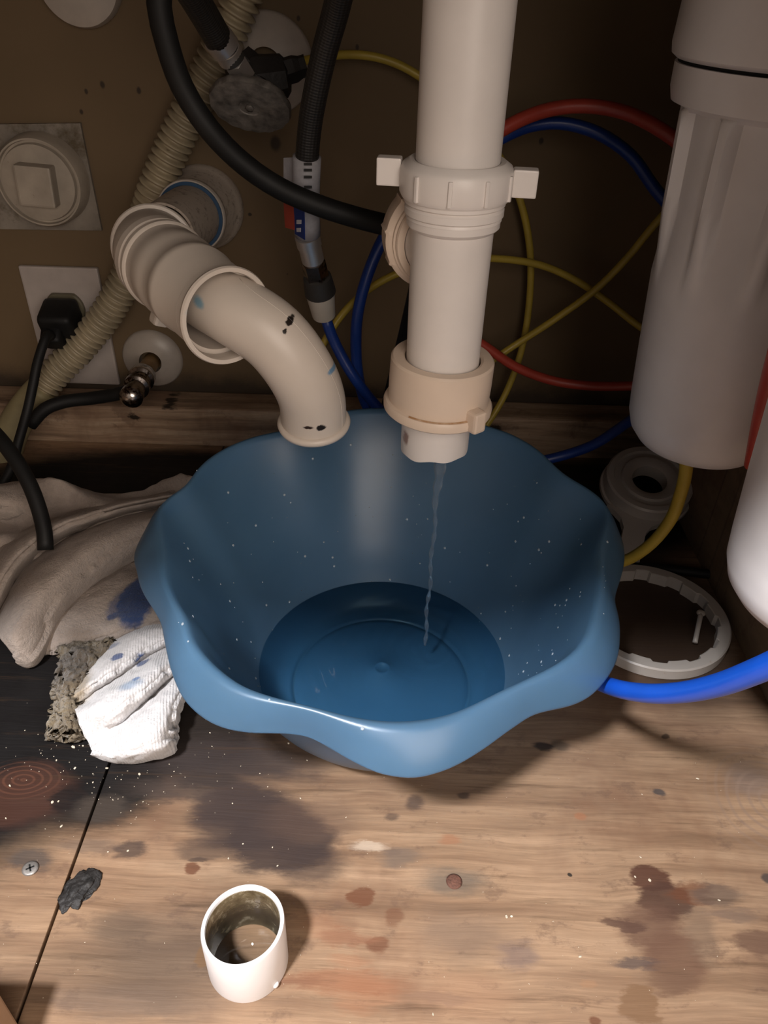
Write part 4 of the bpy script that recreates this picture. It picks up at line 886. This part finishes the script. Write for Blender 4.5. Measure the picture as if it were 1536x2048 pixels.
# ------------------------------------------------------------------ small things on the floor
def debris(name, items, mat, label, cat):
    bm = B()
    for c, r in items:
        n0 = len(bm.verts); ret = bmesh.ops.create_icosphere(bm, subdivisions=1, radius=r)
        R_ = Matrix.Rotation(rnd.random() * 6, 4, 'Z') @ Matrix.Rotation(rnd.random() * .6, 4, 'X') @ Matrix.Diagonal((1, rnd.uniform(.4, .9), rnd.uniform(.25, .5), 1))
        bmesh.ops.transform(bm, matrix=Matrix.Translation(c + Vector((0, 0, r * .35))) @ R_, verts=ret['verts'])
    return mk(name, bm, mat, None, smooth=False, kind='stuff', label=label, cat=cat)
its = []
for x, y, r in ((147,1495,6),(113,1521,3),(150,1537,4),(214,1537,4),(279,1549,4),(171,1520,2),(186,1565,2.5),(226,1600,2.5),(123,1653,4),(166,1492,2.5),(256,1702,3),(216,1704,2),(457,1717,2.5),(545,1695,2),(486,1688,2),(577,1487,3),(614,1521,2),(601,1597,2.5),(692,1635,2),(555,1732,2.5),(465,1607,2),(420,1466,2.5),(1395,1558,4.5),(1299,1761,4),(1438,1801,3.5),(1013,1834,4),(1023,1833,3),(1160,1914,4),(1284,1589,2),(1281,1715,3),(1106,1843,1.5),(1058,1968,1.5),(866,2029,3),(348,1449,5),(424,1493,2),(350,1432,2),(170,1885,1.5),(20,1572,4),(12,1637,3),(105,1605,4),(117,1603,3),(1270,1754,3)):
    its.append((PZ(x, y, 0), r * .00026))
for i in range(150):
    x = rnd.gauss(220, 130); y = rnd.gauss(1520, 70)
    if 0 < x < 620 and 1400 < y < 1750: its.append((PZ(x, y, 0), rnd.choice((.0002, .0003, .0004))))
for i in range(120): its.append((PZ(rnd.uniform(0, 1536), rnd.uniform(1500, 2048), 0), rnd.choice((.00012, .0002, .00026))))
debris('crumbs', its, M['crumb'], 'scattered pale crumbs and flakes on the dirty plywood floor', 'debris')
# tar lump
tc = PZ(160, 1778, 0); bm = B(); ret = bmesh.ops.create_icosphere(bm, subdivisions=5, radius=1)
for v in ret['verts']:
    q_ = v.co.copy(); k = 1 + .30 * noise.noise(q_ * 2.2) + .12 * noise.noise(q_ * 6) + .08 * abs(noise.noise(q_ * 14))
    v.co = tc + Vector((q_.x * .0078 * k + .003 * q_.y, q_.y * .0108 * k, max(-.0001, q_.z) * .0030 * k))
mk('resin_lump', bm, M['tar'], None, label='black crusty lump beside the floor seam, left of the cut pipe piece', cat='lump')
def screw(x, y, mat, label, rz):
    c_ = PZ(x, y, 0); rt = root('floor_screw', label, 'screw', (c_.x, c_.y, 0))
    bm = B(); lathe(bm, [(.0040, .0002), (.0042, .0007), (.0032, .0011), (.0005, .0012)], (c_.x, c_.y, 0), seg=24); mk('screw_head', bm, M[mat], rt)
    if mat == 'screw_rust': return
    bm = B(); R_ = Matrix.Rotation(rz, 4, 'Z'); box(bm, Vector((c_.x, c_.y, .0011)), (.0042, .0008, .0004), rot=R_); box(bm, Vector((c_.x, c_.y, .0011)), (.0008, .0042, .0004), rot=R_); mk('cross_recess', bm, M['gap'], rt, smooth=False)
screw(61, 1738, 'screw', 'grey cross-head screw in the plywood near the left edge', .5)
screw(908, 1764, 'screw_rust', 'rusty sunken screw in the plywood below the middle of the basin', .1)
# low block in place of the left stile, shortened to let light past
bm = B(); ce = PZ(65, 2048, 0)
box(bm, (ce.x - .0805, ce.y - .078, .024), (.155, .15, .048), bev=.0012)
mk('stile_stub', bm, M['stile_block'], None, smooth=False, label='low tan block standing in for the left cabinet stile at the bottom left of the picture', cat='box')
